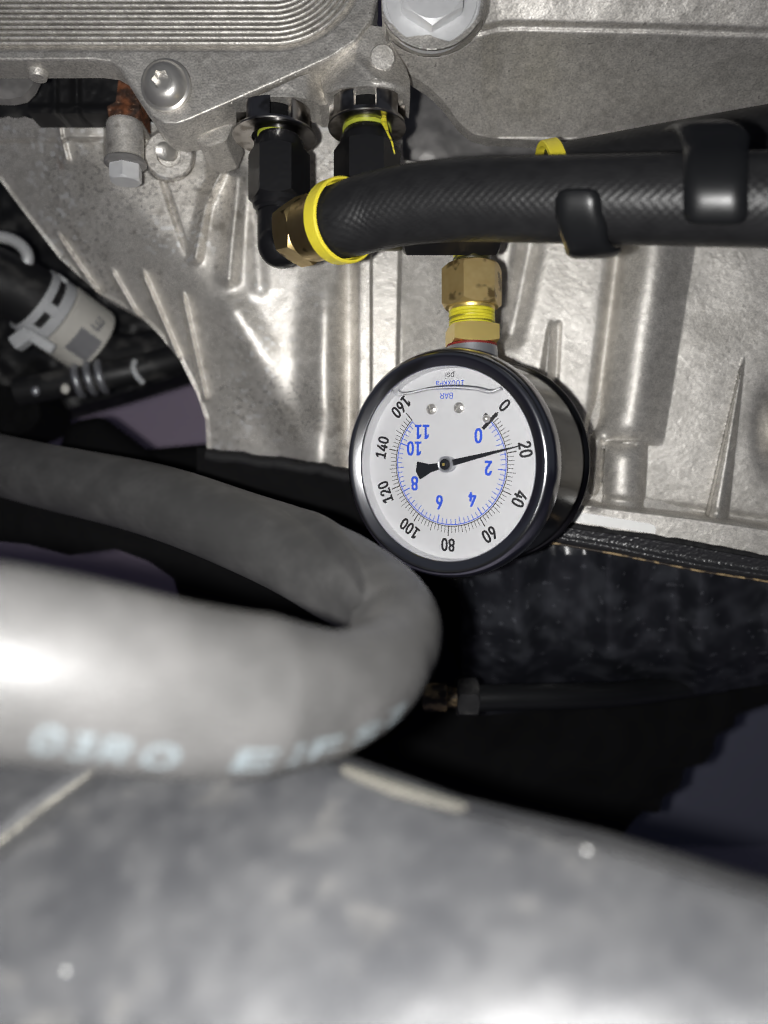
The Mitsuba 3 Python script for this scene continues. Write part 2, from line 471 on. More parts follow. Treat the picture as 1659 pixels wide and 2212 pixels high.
# boss with its flange bolt, bracket tab with threaded stud
GB = P(271, 300, .262)
Mb = frame(P(271, 345, .262), [0.0, -.05, 1])
part(t, 'boss', lathe([[0, 0], [5.6, 0], [6.1, .5], [6.1, 11.2], [5.4, 12.6], [0, 12.6]], Mb), 'alu_rough')
bolt = part(t, 'flange_bolt', hexnut(5.6, -7.6, -1.4, 38, 1.0, M=Mb), 'plug_zinc', 30, 'grey zinc hex bolt screwed up into the boss')
part(bolt, 'washer', lathe([[0, -2.4], [6.4, -2.2], [7.0, -1.7], [7.0, -.6], [6.6, -.1], [0, -.1]], Mb), 'alu_dark')
Mt = frame(P(364, 334, .268), [.12, -1, -.1])
part(t, 'bracket_tab', lathe([[0, -3], [7.9, -3], [8.2, -2.6], [8.2, -.5], [7.7, 0], [4.2, 0], [3.9, -.4], [3.7, -2.0], [0, -2.0]], Mt, 56), 'alu_rough')
thr = []
ms = frame(P(352, 326, .2695), [.72, -.6, -.35])
for k in range(9):
    thr.append([2.3, k * .8 - 2.2]); thr.append([3.1, k * .8 - 1.8])
part(t, 'stud', lathe([[0, -2.4]] + thr + [[2.3, 4.9], [1.6, 5.1], [0, 5.1]], ms, 40), 'steel', 25)

def LV(pts):
    x, y = np.array(pts, float).T
    return lambda q: np.interp(q, x, y)

flange_top = LV([(700, 985), (860, 1010), (1242, 1084), (1509, 1117), (1656, 1139), (1720, 1148)])
flange_low = LV([(700, 1010), (860, 1040), (1220, 1128), (1418, 1155), (1656, 1198), (1720, 1210)])

def lean(u):
    return -.15 * .28 / F * 30 * np.logaddexp(0, (np.asarray(u, float) - 1170) / 30)

def block_depth(u, v):
    h = np.zeros(np.shape(u))
    h += 2.2 * sm(804, 800, u) + 1.5 * sm(868, 858, u + .02 * (v - 600))
    h -= .045 * np.clip(u - 868, 0, 150)
    h += 6.0 * sm(1010, 1110, u)
    d, tt, s = seg(u, v, (1150, 500), (1104, 720)); h -= 4.6 * bump(d, 24)
    d, tt, s = seg(u, v, (1190, 690), (1178, 830)); h += 3.4 * bump(d, 3 + 8 * np.clip(tt, 0, 1)) * sm(-.02, .25, tt)
    d, tt, s = seg(u, v, (1206, 700), (1200, 830)); h -= 1.2 * bump(d, 6)
    # large half round boss
    xl = np.interp(v, [400, 542, 890, 960], [1352, 1334, 1290, 1272]); xr = np.interp(v, [400, 542, 945, 970], [1520, 1500, 1436, 1430])
    x = 2 * (u - xl) / (xr - xl) - 1
    end = np.sqrt(np.clip(1 - (np.clip(v - 905 - .08 * (u - 1350), 0, None) / 52) ** 2, 0, 1))
    prof = .5 + .5 * np.cos(np.clip(x, -1, 1) * np.pi)
    prof = .6 * prof + .4 * np.clip(1 - x ** 2, 0, 1)
    big = 7.0 * prof * end
    # shallow second ridge that runs down its middle
    # stub under it
    xs = (u - np.interp(v, [950, 1095], [1352, 1345])) / 46
    ends = np.sqrt(np.clip(1 - (np.clip(1000 - v, 0, None) / 48) ** 2, 0, 1)) * (v > 945)
    stub = 9.5 * np.sqrt(np.clip(1 - xs ** 2, 0, 1)) ** .9 * ends
    h += np.maximum(big, 0)
    h -= 4.6 * bump(x + 1.0, .17) * sm(965, 900, v) + 0 * x
    d, tt, s = seg(u, v, (1289, 955), (1280, 1080)); h += 3.0 * bump(d, 14)
    # long pointed rib
    d, tt, s = seg(u, v, (1606, 772), (1545, 1135))
    w = 2 + 23 * np.clip(tt, 0, 1)
    rib = (1.5 + 6.5 * np.clip(tt, 0, 1)) * np.clip(1 - (d / w) ** 2, 0, 1) ** .7 * sm(-.02, .1, tt)
    # recess at the right border
    h -= 6 * bump(np.hypot((u - 1668) / 26, (v - 930) / 75), 1.0)
    h += 5 * sm(1640, 1675, u) * sm(700, 560, v) * 0
    # flange for the pan
    ft = flange_top(u)
    fl = 19 * sm(ft - 9, ft + 6, v) * sm(880, 1000, u)
    h += np.maximum(np.maximum(fl, stub), rib)
    h -= 1.2 * bump(v - ft + 14, 9) * (u > 1200)
    h += 1.2 * wob(u, v, 170, 5) + .12 * wob(u, v, 40, 6)
    return .2895 + .000022 * (v - 720) - h * MM + lean(u)

us = np.arange(1720, 789, -20)
jr = np.random.default_rng(8)
bpoly = [(790, 262), (866, 262), (872, 345), (1010, 372), (1720, 380)] + [(x, flange_low(x) + jr.uniform(-2.5, 2.5)) for x in us] + [(790, 1018)]
t = thing('engine_block', 'bright cast aluminium engine block with half round boss and pointed rib behind the gauge', 'engine block')
regs = [('flange', [(x, flange_top(x) + 2) for x in np.arange(1000, 1730, 20)] + [(x, 1300) for x in (1730, 1000)]),
        ('stub', [(1300, 1000), (1312, 965), (1350, 948), (1385, 965), (1396, 1000), (1392, 1090), (1300, 1084)]),
        ('boss', [(1334, 540), (1505, 540), (1436, 945), (1430, 966), (1350, 955), (1275, 945), (1290, 890)]),
        ('boss', [(1352, 400), (1520, 400), (1505, 540), (1334, 540)]),
        ('rib', [(1600, 772), (1612, 772), (1572, 1130), (1518, 1125)]), ('rib', [(1180, 690), (1196, 690), (1194, 830), (1166, 830)])]
relief(t, 'wall', bpoly, 2.6, block_depth, 'alu', .016, regs)
sp = [(1243, 1107), (1246, 1105), (1405, 1131), (1414, 1135), (1417, 1142), (1416, 1153), (1400, 1151), (1240, 1126), (1234, 1122)]
tk = thing('sticker', 'blank white oblong sticker on the block flange right of the gauge', 'sticker')
relief(tk, None, sp, 3, lambda u, v: block_depth(u, v) - .0005, 'sticker', .0003)

# grimy casting deep between fittings and upper casting, shade painted into its colour
t = thing('inner_casting', 'grimy casting with painted shade in the gap right of the two black fittings', 'engine part')
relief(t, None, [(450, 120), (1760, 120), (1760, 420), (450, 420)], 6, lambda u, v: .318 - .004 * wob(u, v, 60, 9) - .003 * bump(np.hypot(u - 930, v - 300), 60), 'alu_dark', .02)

# sealant bead, pan rim, pan
t = thing('sealant_bead', 'uneven black sealant squeezed out under the engine block flange', 'sealant')
pp, rr = [], []
for x in np.arange(446, 1720, 7):
    dep = float(block_depth(np.array([max(x, 800.)]), np.array([flange_low(x) - 3]))[0]) if x > 1000 else .289
    y = flange_low(x) if x > 700 else np.interp(x, [446, 700], [974, 1008])
    pp.append(P(x, y + 8 + 2 * math.sin(x * .07), dep + .003)); rr.append((2.1 + .7 * jr.random()) * MM)
m, uv = tube(pp, rr, 10); part(t, None, m, 'sealant', True)

rim_low = LV([(1000, 1128), (1179, 1168), (1326, 1194), (1509, 1231), (1659, 1254), (1720, 1264)])
t = thing('oil_pan', 'black painted oil pan with a speckled wall and brown edged rim below the block', 'oil pan')
rp = [(x, flange_low(x) + 12) for x in np.arange(1060, 1721, 20)] + [(x, rim_low(x)) for x in np.arange(1720, 1059, -20)]
relief(t, 'rim', rp, 4, lambda u, v: .2735 + lean(u) + .002 * sm(0, 1, (v - flange_low(u)) / 50) - .0015 * bump(v - rim_low(u) + 10, 7), 'pan_rim', .03)
m, uv = tube([P(x, rim_low(x) + 1, .2742 + lean(x)) + [0, 0, -.0002] for x in np.arange(1165, 1720, 12)], .42 * MM, 8); part(t, 'rim_edge', m, 'rust_shade_brown', True, 'thin brown line along the lower edge of the rim')
def pan_depth(u, v):
    h = 4 * np.cos((u - 1320) / 210 * 2 * np.pi) + 1.8 * np.cos((u - 1320) / 97 * 2 * np.pi) + 2.5 * wob(u, v, 40, 4)
    return .300 + lean(u) + .00009 * np.clip(v - 1200, 0, None) - h * MM + .04 * sm(1080, 850, u) + .03 * sm(1400, 1540, v)
relief(t, 'wall', [(1000, 1100), (1179, 1160), (1720, 1255), (1720, 1470), (1500, 1500), (1040, 1545), (1000, 1500)], 4, pan_depth, 'pan', .02)

t = thing('dark_gap_sheet', 'near black sheet added for the dark gap under the housing, behind the looped hose', 'engine part')
relief(t, None, [(425, 966), (640, 990), (760, 1010), (1040, 1060), (1040, 1520), (425, 1430), (375, 1250), (320, 1212), (250, 1186), (150, 1200), (60, 1176), (-100, 1160), (-100, 1012), (200, 1012), (425, 1020)], 8, lambda u, v: .32 + .00006 * (v - 960) + .004 * wob(u, v, 60, 4), 'black_void', .03)  # black sheet stands in for the deep shade of the gap

# ------------------------------------------------------------------ cooler (upper left)
CD = .236
cp = [(-60, -60), (-60, 134), (0, 134), (200, 133), (238, 138), (258, 150), (276, 178), (300, 215), (326, 252), (352, 270), (382, 272), (412, 262), (500, 224), (640, 163), (716, 128), (770, 92), (806, 44), (816, 0), (818, -60)]
cp = [q for q in Polygon(cp).buffer(-9).buffer(9).exterior.coords][:-1]
def cool_depth(u, v):
    h = 0 * u
    # soft rounding at the outline
    dd = np.full(np.shape(u), 1e9)
    for a, b in zip(cp, cp[1:] + cp[:1]):
        dd = np.minimum(dd, seg(u, v, a, b)[0])
    h -= 1.1 * np.clip(1 - dd / 9, 0, 1) ** 2
    # field of the ridges lies a little deeper inside its rounded rim
    R = np.where(u > 590, np.hypot(u - 590, v + 95), v + 95)
    h -= 1.2 * sm(207, 196, R)
    h -= .6 * bump(np.hypot(u - 357, v - 188), 62)
    h += .25 * wob(u, v, 30, 3)
    return CD - h * MM
t = thing('oil_cooler', 'grey aluminium cooler with parallel curved ridges at the upper left', 'cooler')
relief(t, 'plate', cp, 3, cool_depth, 'alu', .009)
for k in range(11):
    R = 189 - k * 11.6
    path = [(x, R - 95) for x in np.linspace(-60, 590, 30)]
    path += [(590 + R * math.sin(a), -95 + R * math.cos(a)) for a in np.linspace(.06, 1.25, 26)]
    path = [q for q in path if q[1] > -40]
    if len(path) < 4: continue
    pts = np.array([P(a, b, CD + .0006) for a, b in path])
    m, uv = tube(pts, .62 * MM, 10, ref=(0, -1, 0), squash=1.15)
    part(t, 'ridge', m, 'alu', True)
# lower mounting bracket under the plate
br = [(330, 262), (352, 283), (385, 292), (425, 283), (520, 240), (640, 188), (760, 135), (815, 70), (815, 40), (600, 150), (400, 250)]
relief(t, 'bracket', br, 3, lambda u, v: .2485 + .0002 * wob(u, v, 20), 'alu', .012)
# corner boss down to the second collar
bc = [(700, 200), (690, 160), (705, 140), (760, 95), (800, 55), (826, 58), (850, 100), (878, 148), (886, 175), (886, 215), (872, 200), (850, 191), (820, 187), (790, 186), (740, 189), (712, 200)]
def corner_depth(u, v):
    x = (u - 789) / 100
    h = 12.6 * np.sqrt(np.clip(1 - np.clip(np.abs(x), 0, .995) ** 2, 0, 1))
    h -= 3.5 * sm(190, 120, v)
    d, tt, s = seg(u, v, (770, 128), (812, 168)); h += 1.3 * bump(d, 9)
    d, tt, s = seg(u, v, (812, 168), (880, 190)); h += 1.0 * bump(d, 8)
    return .2465 - h * MM + .0006 * wob(u, v, 20, 8)
relief(t, 'corner_boss', bc, 2.6, corner_depth, 'alu', .012)
part(t, 'pin_boss', lathe([[0, -3], [4.0, -3], [3.9, .6], [3.5, 1], [0, 1]], frame(P(826, 126, .2368), [.1, -1, -.2]), 40), 'alu')
relief(t, 'port_boss', [(505, 240), (560, 205), (640, 168), (715, 140), (716, 225), (690, 228), (675, 217), (640, 210), (580, 209), (530, 218), (512, 232)], 3, lambda u, v: .2475 - .0115 * np.sqrt(np.clip(1 - np.clip(np.abs((u - 600) / 112), 0, .99) ** 2, 0, 1)) * sm(720, 660, u) + .0006 * wob(u, v, 20, 8), 'alu', .014)
# rounded leg behind the plate
relief(t, 'leg', [(425, 284), (470, 262), (500, 250), (503, 270), (488, 305), (450, 318), (425, 305)], 3, lambda u, v: .256 - .004 * np.sqrt(np.clip(1 - ((u - 462) / 48) ** 2, 0, 1)), 'alu', .02)
# torx bolt
Mx = frame(P(357, 183, .2345), [-.06, -1, -.12])
prof = [[0, 1.9], [2.4, 1.9], [3.4, 3.6], [3.7, 3.7], [5.4, 3.0], [6.5, 1.7], [6.9, .5], [7.6, .2], [7.8, -.4], [7.6, -1.6], [0, -1.6]]
body = revolve_m([[0, -1.6], [7.6, -1.6], [7.8, -.4], [7.6, .2], [6.9, .6], [6.3, 2.0], [5.0, 3.4], [3.6, 3.9], [0, 4.0]], 72)
star = m3.CrossSection([np.array([[(2.95 if k % 2 == 0 else 2.25) * math.cos(k * math.pi / 6), (2.95 if k % 2 == 0 else 2.25) * math.sin(k * math.pi / 6)] for k in range(12)])])
body = body - m3.Manifold.extrude(star, 6).translate([0, 0, 1.6])
g = to_tri(body); g.apply_scale(MM); g.apply_transform(Mx)
part(t, 'bolt', g, 'steel', 28, 'domed steel bolt with star socket')
# little lugs at the cooler's left lower border and the black rusty bracket in the cavity
part(t, 'lug', lathe([[0, 0], [3.2, 0], [3.4, -3], [2.6, -5], [0, -5.4]], frame(P(82, 136, .243), [0, 0, 1]), 32), 'alu')
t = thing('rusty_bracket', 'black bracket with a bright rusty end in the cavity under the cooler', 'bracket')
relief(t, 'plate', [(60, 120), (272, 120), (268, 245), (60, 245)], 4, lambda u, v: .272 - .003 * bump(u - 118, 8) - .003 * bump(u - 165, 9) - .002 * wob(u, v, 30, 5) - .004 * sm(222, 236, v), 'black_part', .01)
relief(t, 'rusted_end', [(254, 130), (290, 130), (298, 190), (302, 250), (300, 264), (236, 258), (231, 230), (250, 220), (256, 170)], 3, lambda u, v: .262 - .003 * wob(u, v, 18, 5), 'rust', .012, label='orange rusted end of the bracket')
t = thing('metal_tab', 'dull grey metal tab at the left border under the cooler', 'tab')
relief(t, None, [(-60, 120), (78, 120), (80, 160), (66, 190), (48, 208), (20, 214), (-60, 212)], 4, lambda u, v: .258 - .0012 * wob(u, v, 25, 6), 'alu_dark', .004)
t = thing('cavity_backing', 'black backing added for the shaded cavity behind the rusty bracket', 'engine part')
relief(t, None, [(-80, 90), (500, 90), (500, 330), (-80, 330)], 12, flat(.302), 'black_part', .02)  # dark sheet gives the cavity its shade by colour

# ------------------------------------------------------------------ upper right casting and its plug
edge_v = LV([(800, 70), (1040, 68), (1075, 58), (1120, 56), (1400, 62), (1720, 72)])
up = [(822, -60), (1760, -60), (1760, 215), (1659, 228), (1500, 258), (1240, 300), (1180, 303), (1060, 298), (1020, 288), (990, 262), (960, 220), (930, 190), (885, 160), (850, 100), (826, 40)]
up = list(Polygon(up).buffer(-10).buffer(10).exterior.coords)[:-1]
def up_depth(u, v):
    e = edge_v(u)
    r = np.hypot(u - 932, v + 4)
    d = .2365 + .039 * np.clip((v - e) / 240, 0, 1) - .00007 * np.clip(e - v, 0, 200)
    d += .0012 * np.exp(-((v - e) / 8) ** 2)
    k = sm(126, 112, r)
    top = .227
    d = d * (1 - k) + (top + .0006 * 0) * k
    d += .0012 * bump(v - e - 6, 8) * 0 + .0008 * wob(u, v, 70, 7)
    return d
t = thing('upper_casting', 'smooth cast aluminium engine cover with a grey hex plug at the upper right', 'engine cover')
regs = [('boss', [(932 + 119 * math.cos(a), -4 + 119 * math.sin(a)) for a in np.linspace(0, 2 * np.pi, 60)]), ('face', [(800, -80), (1800, -80), (1800, 74), (1400, 64), (1120, 58), (1075, 60), (1040, 70), (800, 70)])]
relief(t, 'underside', up, 2.6, up_depth, 'alu', .006, regs)
Mp = frame(P(932, -4, .2266), [0, -1, -.12])
pl = part(t, 'plug', lathe([[0, -2], [14.6, -2], [14.6, .2], [14.2, .5], [13.6, .55], [13.4, .9], [0, .9]], Mp, 96), 'plug_zinc', 30, 'round grey plug with a raised hexagon')
part(pl, 'hexagon', hexnut(10.2, .8, 6.5, 30, .9, M=Mp), 'plug_zinc', 25)

# ------------------------------------------------------------------ castellated collars, black fittings
def collar(name, label, u, v, d, R, h, flangeR, rot):
    """v is where the near lower edge shows."""
    near = P(u, v, d - R * MM)
    M = frame([P(u, v, d)[0], d, near[2]], [0, 0, 1])
    s = revolve_m([[R * .66, 0], [R, 0], [R * 1.0, .4], [R, h], [R * .66, h]], 96)
    for k in range(5):
        a = rot + 72 * k
        s = s - m3.Manifold.cube([R * .7, 7.0, h * .9], True).translate([R * .97, 0, h * .56]).rotate([0, 0, a])
    g = to_tri(s); g.apply_scale(MM); g.apply_transform(M)
    key = thing(name, label, 'collar', 'castellated steel collars above the black fittings')
    part(key, 'ring', g, 'steel_collar', 30)
    part(key, 'lip', lathe([[R * .6, -.1], [flangeR, -.1], [flangeR + .15, -.5], [flangeR, -.9], [R * .6, -.9]], M, 80), 'steel_collar')
    part(key, 'core', lathe([[0, .1], [R * .67, .1], [R * .67, h - .1], [0, h - .1]], M, 48), 'black_void')
    return M

def fitting(u, d, name, label):
    return thing(name, label, 'fitting')

M1 = collar('steel_collar', 'tarnished notched steel ring on the left black elbow fitting', 593, 250, .2465, 12.2, 6.4, 13.2, -72)
M2 = collar('steel_collar', 'bright notched steel ring on the right black fitting, nearer the plug', 793, 230, .2465, 12.2, 6.6, 12.4, -92)

def z_at(v, d):
    return (1106 - v) / F * d

# left fitting with elbow
t = thing('elbow_fitting', 'glossy black elbow fitting under the left steel ring, leading to the brass nut', 'fitting')
ax = np.array([P(603, 300, .2465)[0], .2465, 0])
def Mz(z): return frame([ax[0], ax[1], z], [0, 0, 1])
z0, z1 = z_at(415, .2385), z_at(303, .2385)
hh = (z1 - z0) / MM
M = Mz(z0)
part(t, 'hexagon', hexnut(9.9, 0, hh, 0, 1.0, M=M), 'black_anodised', 25)
part(t, 'neck', lathe([[0, hh - .5], [8.0, hh - .5], [8.0, hh + 2.6], [7.0, hh + 3.0], [6.6, hh + 3.2], [6.6, hh + 9], [0, hh + 9]], M), 'black_anodised')
part(t, 'seal', lathe([[6.5, hh + 4.6], [6.9, hh + 4.7], [7.0, hh + 5.3], [6.9, hh + 5.9], [6.5, hh + 6]], M), 'oring', label='green seal ring above the hexagon')
part(t, 'shoulder', lathe([[0, .4], [8.4, .4], [8.4, -1.5], [7.4, -2.4], [7.4, -3.6], [0, -3.6]], M), 'black_anodised')
# elbow body
EB = np.array([ax[0], .2465, z_at(497, .24)])
HA = np.array([.66, -.74, -.12]); HA /= np.linalg.norm(HA)
pts = catmull([[ax[0], .2465, z0 - .003], EB + [0, 0, .006], EB + [.0008, 0, .000], EB + HA * .006 + [0, 0, -.0004], EB + HA * .010], 8)
s = m3.Manifold.batch_hull([m3.Manifold.sphere(7.1, 40).translate([0, 0, 0])])
eb = []
def cyl(a, b, r, n=40, r2=None):
    a, b = np.asarray(a, float), np.asarray(b, float)
    L = np.linalg.norm(b - a)
    return trimesh.creation.cylinder(r, segment=[a, b], sections=n)
def man_cyl(a, b, r, r2=None):
    a, b = np.asarray(a, float) / MM, np.asarray(b, float) / MM
    L = float(np.linalg.norm(b - a)); Mf = frame(a, b - a)
    return m3.Manifold.cylinder(L, r, r2 or r, 48).transform(Mf[:3])
s = man_cyl([ax[0], ax[1], z0 - .002], EB + [0, 0, -.002], 6.9) + m3.Manifold.sphere(6.9, 48).translate(list((EB + [0, 0, -.002]) / MM)) + man_cyl(EB - HA * .002, EB + HA * .011, 6.6)
s = s + m3.Manifold.sphere(7.4, 40).translate(list((EB + HA * .001 + [0, 0, -.0025]) / MM))
g = to_tri(s); g.apply_scale(MM)
part(t, 'elbow', g, 'black_anodised', 40)

# brass hose nut, yellow ring, braided hose
t = thing('brass_hose_nut', 'tarnished brass hexagon between the black elbow and the yellow hose ring', 'nut')
MH = frame(EB, HA, [0, 0, 1])
part(t, 'hexagon', hexnut(10.4, 9.5, 18.0, 12, 1.2, bore=5.5, M=MH), 'brass_dark', 25)
part(t, 'sleeve', lathe([[5, 17.8], [9.0, 17.8], [9.6, 18.4], [9.6, 31], [5, 31]], MH), 'brass_dark')
t = thing('yellow_ring', 'bright yellow ring round the end of the braided hose at the brass nut', 'ring')
part(t, None, lathe([[10.2, 29.6], [11.4, 29.6], [11.9, 30.1], [11.9, 34.6], [11.5, 35.1], [11.1, 35.1], [10.9, 34.6], [10.8, 31], [10.2, 30.5], [10.2, 29.6]], MH, 96), 'yellow_ring', 30)
t = thing('braided_hose', 'thick black braided hose running right from the yellow ring across the picture', 'hose')
hose_d = lambda u: .2172 / (1 + .43 * (u - 829.5) / F)
H0 = EB + HA * .029
hp = [H0, H0 + HA * .005, P(815, 456, hose_d(815)), P(905, 440, hose_d(905))] + [P(q, 432, hose_d(q)) for q in (1020, 1200, 1420, 1660, 1900, 2200)]
hpath = catmull(hp, 14)
HR = np.interp(np.arange(len(hpath)), [0, 8, 22], [10.0, 10.1, 10.6]) * MM
m, uv = tube(hpath, HR, 64); part(t, None, m, 'hose_rubber', True, uv=uv)
def hose_pt(u, ang, r):
    """Point on the braided hose's skin: ang in degrees, 0 towards the camera, 90 upwards."""
    d = float(hose_d(u))
    a = math.radians(ang); o = r * MM * np.array([-.395 * math.cos(a), -.918 * math.cos(a), math.sin(a)])
    c = P(u, 432.5, d)
    return c + o + [(u - 829.5) / F * o[1] - o[0], 0, 0]

# second fitting
t = thing('straight_fitting', 'glossy black hex fitting with yellow tape under the right steel ring', 'fitting')
ax2 = np.array([P(793, 300, .2465)[0], .2465])
z0b, z1b = z_at(430, .2385), z_at(293, .2385)
M = frame([ax2[0], ax2[1], z0b], [0, 0, 1]); hh = (z1b - z0b) / MM
part(t, 'hexagon', hexnut(10.7, 0, hh, 0, 1.0, M=M), 'black_anodised', 25)
part(t, 'neck', lathe([[0, hh - .5], [8.6, hh - .5], [8.6, hh + 2.4], [7.9, hh + 3.4], [7.6, hh + 4.5], [7.2, hh + 5], [7.2, hh + 12], [0, hh + 12]], M), 'black_anodised')
part(t, 'seal', lathe([[7.1, hh + 4.9], [7.75, hh + 4.9], [7.9, hh + 5.3], [7.9, hh + 6.4], [7.7, hh + 6.8], [7.1, hh + 6.8]], M), 'oring', label='yellow green tape band above the hexagon')
part(t, 'seal', lathe([[7.1, hh + 8.4], [7.5, hh + 8.4], [7.6, hh + 9], [7.5, hh + 9.8], [7.1, hh + 9.8]], M), 'oring')
def surf(u, v, d): return P(u, v, d)
st = catmull([P(829, 231, .2385), P(830, 247, .2384), P(829, 262, .2382), P(834, 275, .2378), P(838, 288, .237), P(846, 305, .2368), P(850, 322, .2372), P(853, 333, .2376)], 6)
rad = np.interp(np.linspace(0, 1, len(st)), [0, .12, .28, .42, .55, .8, 1], [.4, .6, 1.0, .7, .4, .3, .25]) * MM
m, uv = tube(st, rad, 10, ref=(0, -1, 0), squash=.6); part(t, 'tape_strand', m, 'tape', True, label='loose yellow strand of tape hanging down')
part(t, 'lower_body', lathe([[0, 1], [8, 1], [8, -3], [7, -4], [7, -9], [0, -9]], M), 'black_anodised')

# tee under the hose
t = thing('tee_fitting', 'glossy black tee fitting hidden behind the braided hose above the gauge', 'fitting')
TZ = z_at(494, .2432)
STX = 27.6 * MM; STY = .2432
Mtee = frame([0, STY, TZ], [1, 0, 0], [0, 0, 1])
xa, xb = P(760, 0, .2432)[0] / MM, P(1078, 0, .2432)[0] / MM
x1 = P(872, 0, .2432)[0] / MM
part(t, 'run', lathe([[0, xa], [6.2, xa], [6.2, x1], [0, x1]], Mtee, 48), 'black_anodised')
part(t, 'hexagon', hexnut(8.4, x1, xb, 0, 1.0, M=Mtee), 'black_anodised', 25)
part(t, 'thread_tape', lathe([[6.2, xa + 8], [6.8, xa + 8.2], [6.8, x1 - 1], [6.2, x1 - .4]], Mtee, 48), 'tape_dirty', label='yellow tape on the thread behind the hose')
for a, b in ((905, 935), (1000, 1046)):
    m, uv = tube(catmull([P(a, 512, .2345), P((a + b) / 2, 510, .2342), P(b, 509, .2345)], 6), .8 * MM, 8, ref=(0, -1, 0))
    part(t, 'tape_scrap', m, 'tape_dirty', True, label='scrap of yellow tape under the hose')

# ------------------------------------------------------------------ pressure gauge
YAW, PIT = math.radians(32.0), math.radians(4.0)
G0 = np.array([16.8, 230.0, 14.2]) * MM
nrm = np.array([-math.sin(YAW) * math.cos(PIT), -math.cos(YAW) * math.cos(PIT), -math.sin(PIT)])
ex = np.array([math.cos(YAW), -math.sin(YAW), 0])
upv = np.cross(nrm, ex)
ROLL = math.radians(3.3)
ex, upv = math.cos(ROLL) * ex - math.sin(ROLL) * upv, math.cos(ROLL) * upv + math.sin(ROLL) * ex
GM = np.eye(4); GM[:3, 0] = ex; GM[:3, 1] = upv; GM[:3, 2] = nrm; GM[:3, :3] *= 1.025; GM[:3, 3] = G0
gg = thing('pressure_gauge', 'round chrome pressure gauge hanging upside down, its black pointer near 20', 'gauge')
part(gg, 'bezel', lathe([[28.6, -6.0], [28.5, -2.1], [28.6, -1.6], [29.0, -1.25], [30.9, -.36], [31.5, -.12], [32.0, -.1], [32.6, -.35], [33.2, -1.0], [33.7, -2.0], [33.95, -3.2], [34.05, -4.8], [34.05, -7.0], [33.8, -8.0], [33.2, -8.8], [32.4, -9.3], [31.2, -9.6], [31.2, -7], [28.6, -6.0]], GM, 160), 'chrome', 50)
case = part(gg, 'case', lathe([[31.2, -6], [31.9, -9.0], [31.9, -35.2], [32.3, -35.6], [32.9, -36.2], [33.0, -37.2], [32.6, -38.0], [31, -38.4], [0, -38.4]], GM, 160), 'case_steel', 40)
Mdial = GM @ trimesh.transformations.translation_matrix([0, 0, -6.2 * MM]) @ trimesh.transformations.rotation_matrix(math.pi, [0, 0, 1])
def dial(mesh): mesh.apply_transform(Mdial); return mesh
dk = part(gg, 'dial', dial(lathe([[0, 0], [29.0, 0], [29.0, -.4], [0, -.4]], None, 120)), 'dial_white', False, 'white dial with black and blue scales')
def put(text, x, y, h, rot, bsdf, sx=.74, name='numeral', bold=True, z=.015):
    m = meshkit.text_mesh(text, h * MM, .03 * MM, bold)
    if bold:
        m = cat(*[m.copy().apply_translation([q * h * MM * .026 / sx, 0, abs(q) * .004 * MM]) for q in (-1, 0, 1)])
    lo, hi = m.bounds
    m.apply_translation([-(lo[0] + hi[0]) / 2, -(lo[1] + hi[1]) / 2, z * MM])
    m.apply_scale([sx, 1, 1])
    m.apply_transform(trimesh.transformations.rotation_matrix(math.radians(rot), [0, 0, 1]))
    m.apply_translation([x * MM, y * MM, 0])
    part(dk, name, dial(m), bsdf, False)
def pol(f, r):
    a = math.radians(225 - 270 * f); return r * math.cos(a), r * math.sin(a), math.degrees(a)
for k in range(9):
    x, y, a = pol(k / 8, 24.3)
    rot = a - 90
    if k in (0, 8): rot += 180
    put(str(20 * k), x, y, 3.7, rot, 'ink_black', .72)
for tx, p, q in (('0', 9.2, -8.5), ('2', 12.6, .85), ('4', 7.7, 10.2), ('6', -3.2, 11.6), ('8', -11.9, 6.2), ('10', -12.3, -4.5), ('11', -9.6, -9.6)):
    put(tx, -p, q, 4.1, 0, 'ink_blue', .74)
put('BAR', 1.5, -20.3, 1.75, 0, 'ink_blue', .95, 'unit_lettering', False)
put('100xkPa', .4, -23.9, 1.75, 0, 'ink_blue', .95, 'unit_lettering', False)
put('psi', .5, -26.4, 1.75, 0, 'ink_black', .95, 'unit_lettering', False)
def ticks(vals, r0, rl, w, z=.02):
    ms = []
    for f, L, ww in vals:
        x0, y0, a = pol(f, r0); x1, y1, _ = pol(f, r0 + L * rl)
        b = trimesh.creation.box([L * MM, ww * MM, .03 * MM])
        b.apply_translation([(r0 + rl * L / 2) * MM, 0, z * MM])
        b.apply_transform(trimesh.transformations.rotation_matrix(math.radians(a), [0, 0, 1]))
        ms.append(b)
    return ms
def arc(r, w, f0=0, f1=1, z=.02):
    a = np.radians(225 - 270 * np.linspace(f0, f1, 140))
    o, i = np.c_[np.cos(a), np.sin(a)] * (r + w / 2), np.c_[np.cos(a), np.sin(a)] * (r - w / 2)
    pg = Polygon(np.vstack([o, i[::-1]]))
    m = trimesh.creation.extrude_polygon(pg, .03, engine='earcut'); m.apply_translation([0, 0, z - .015]); m.apply_scale(MM)
    return m
bt = ticks([(k / 80, 3.0 if k % 10 == 0 else 2.7 if k % 5 == 0 else 2.0, .3 if k % 10 == 0 else .17) for k in range(81)], 18.6, 1, .2)
part(dk, 'black_scale', dial(cat(arc(18.6, .24), *bt)), 'ink_black', False)
bl = ticks([(k / 55.16, 2.5 if k % 10 == 0 else 2.3 if k % 5 == 0 else 1.7, .34 if k % 10 == 0 else .2) for k in range(56)], 18.15, -1, .2)
part(dk, 'blue_scale', dial(cat(arc(18.12, .26), *bl)), 'ink_blue', False)
z0x, z0y, za = pol(0, 18.3)
zb = [trimesh.creation.box([6.2 * MM, 1.1 * MM, .04 * MM]), trimesh.creation.box([1.1 * MM, 3.0 * MM, .04 * MM])]
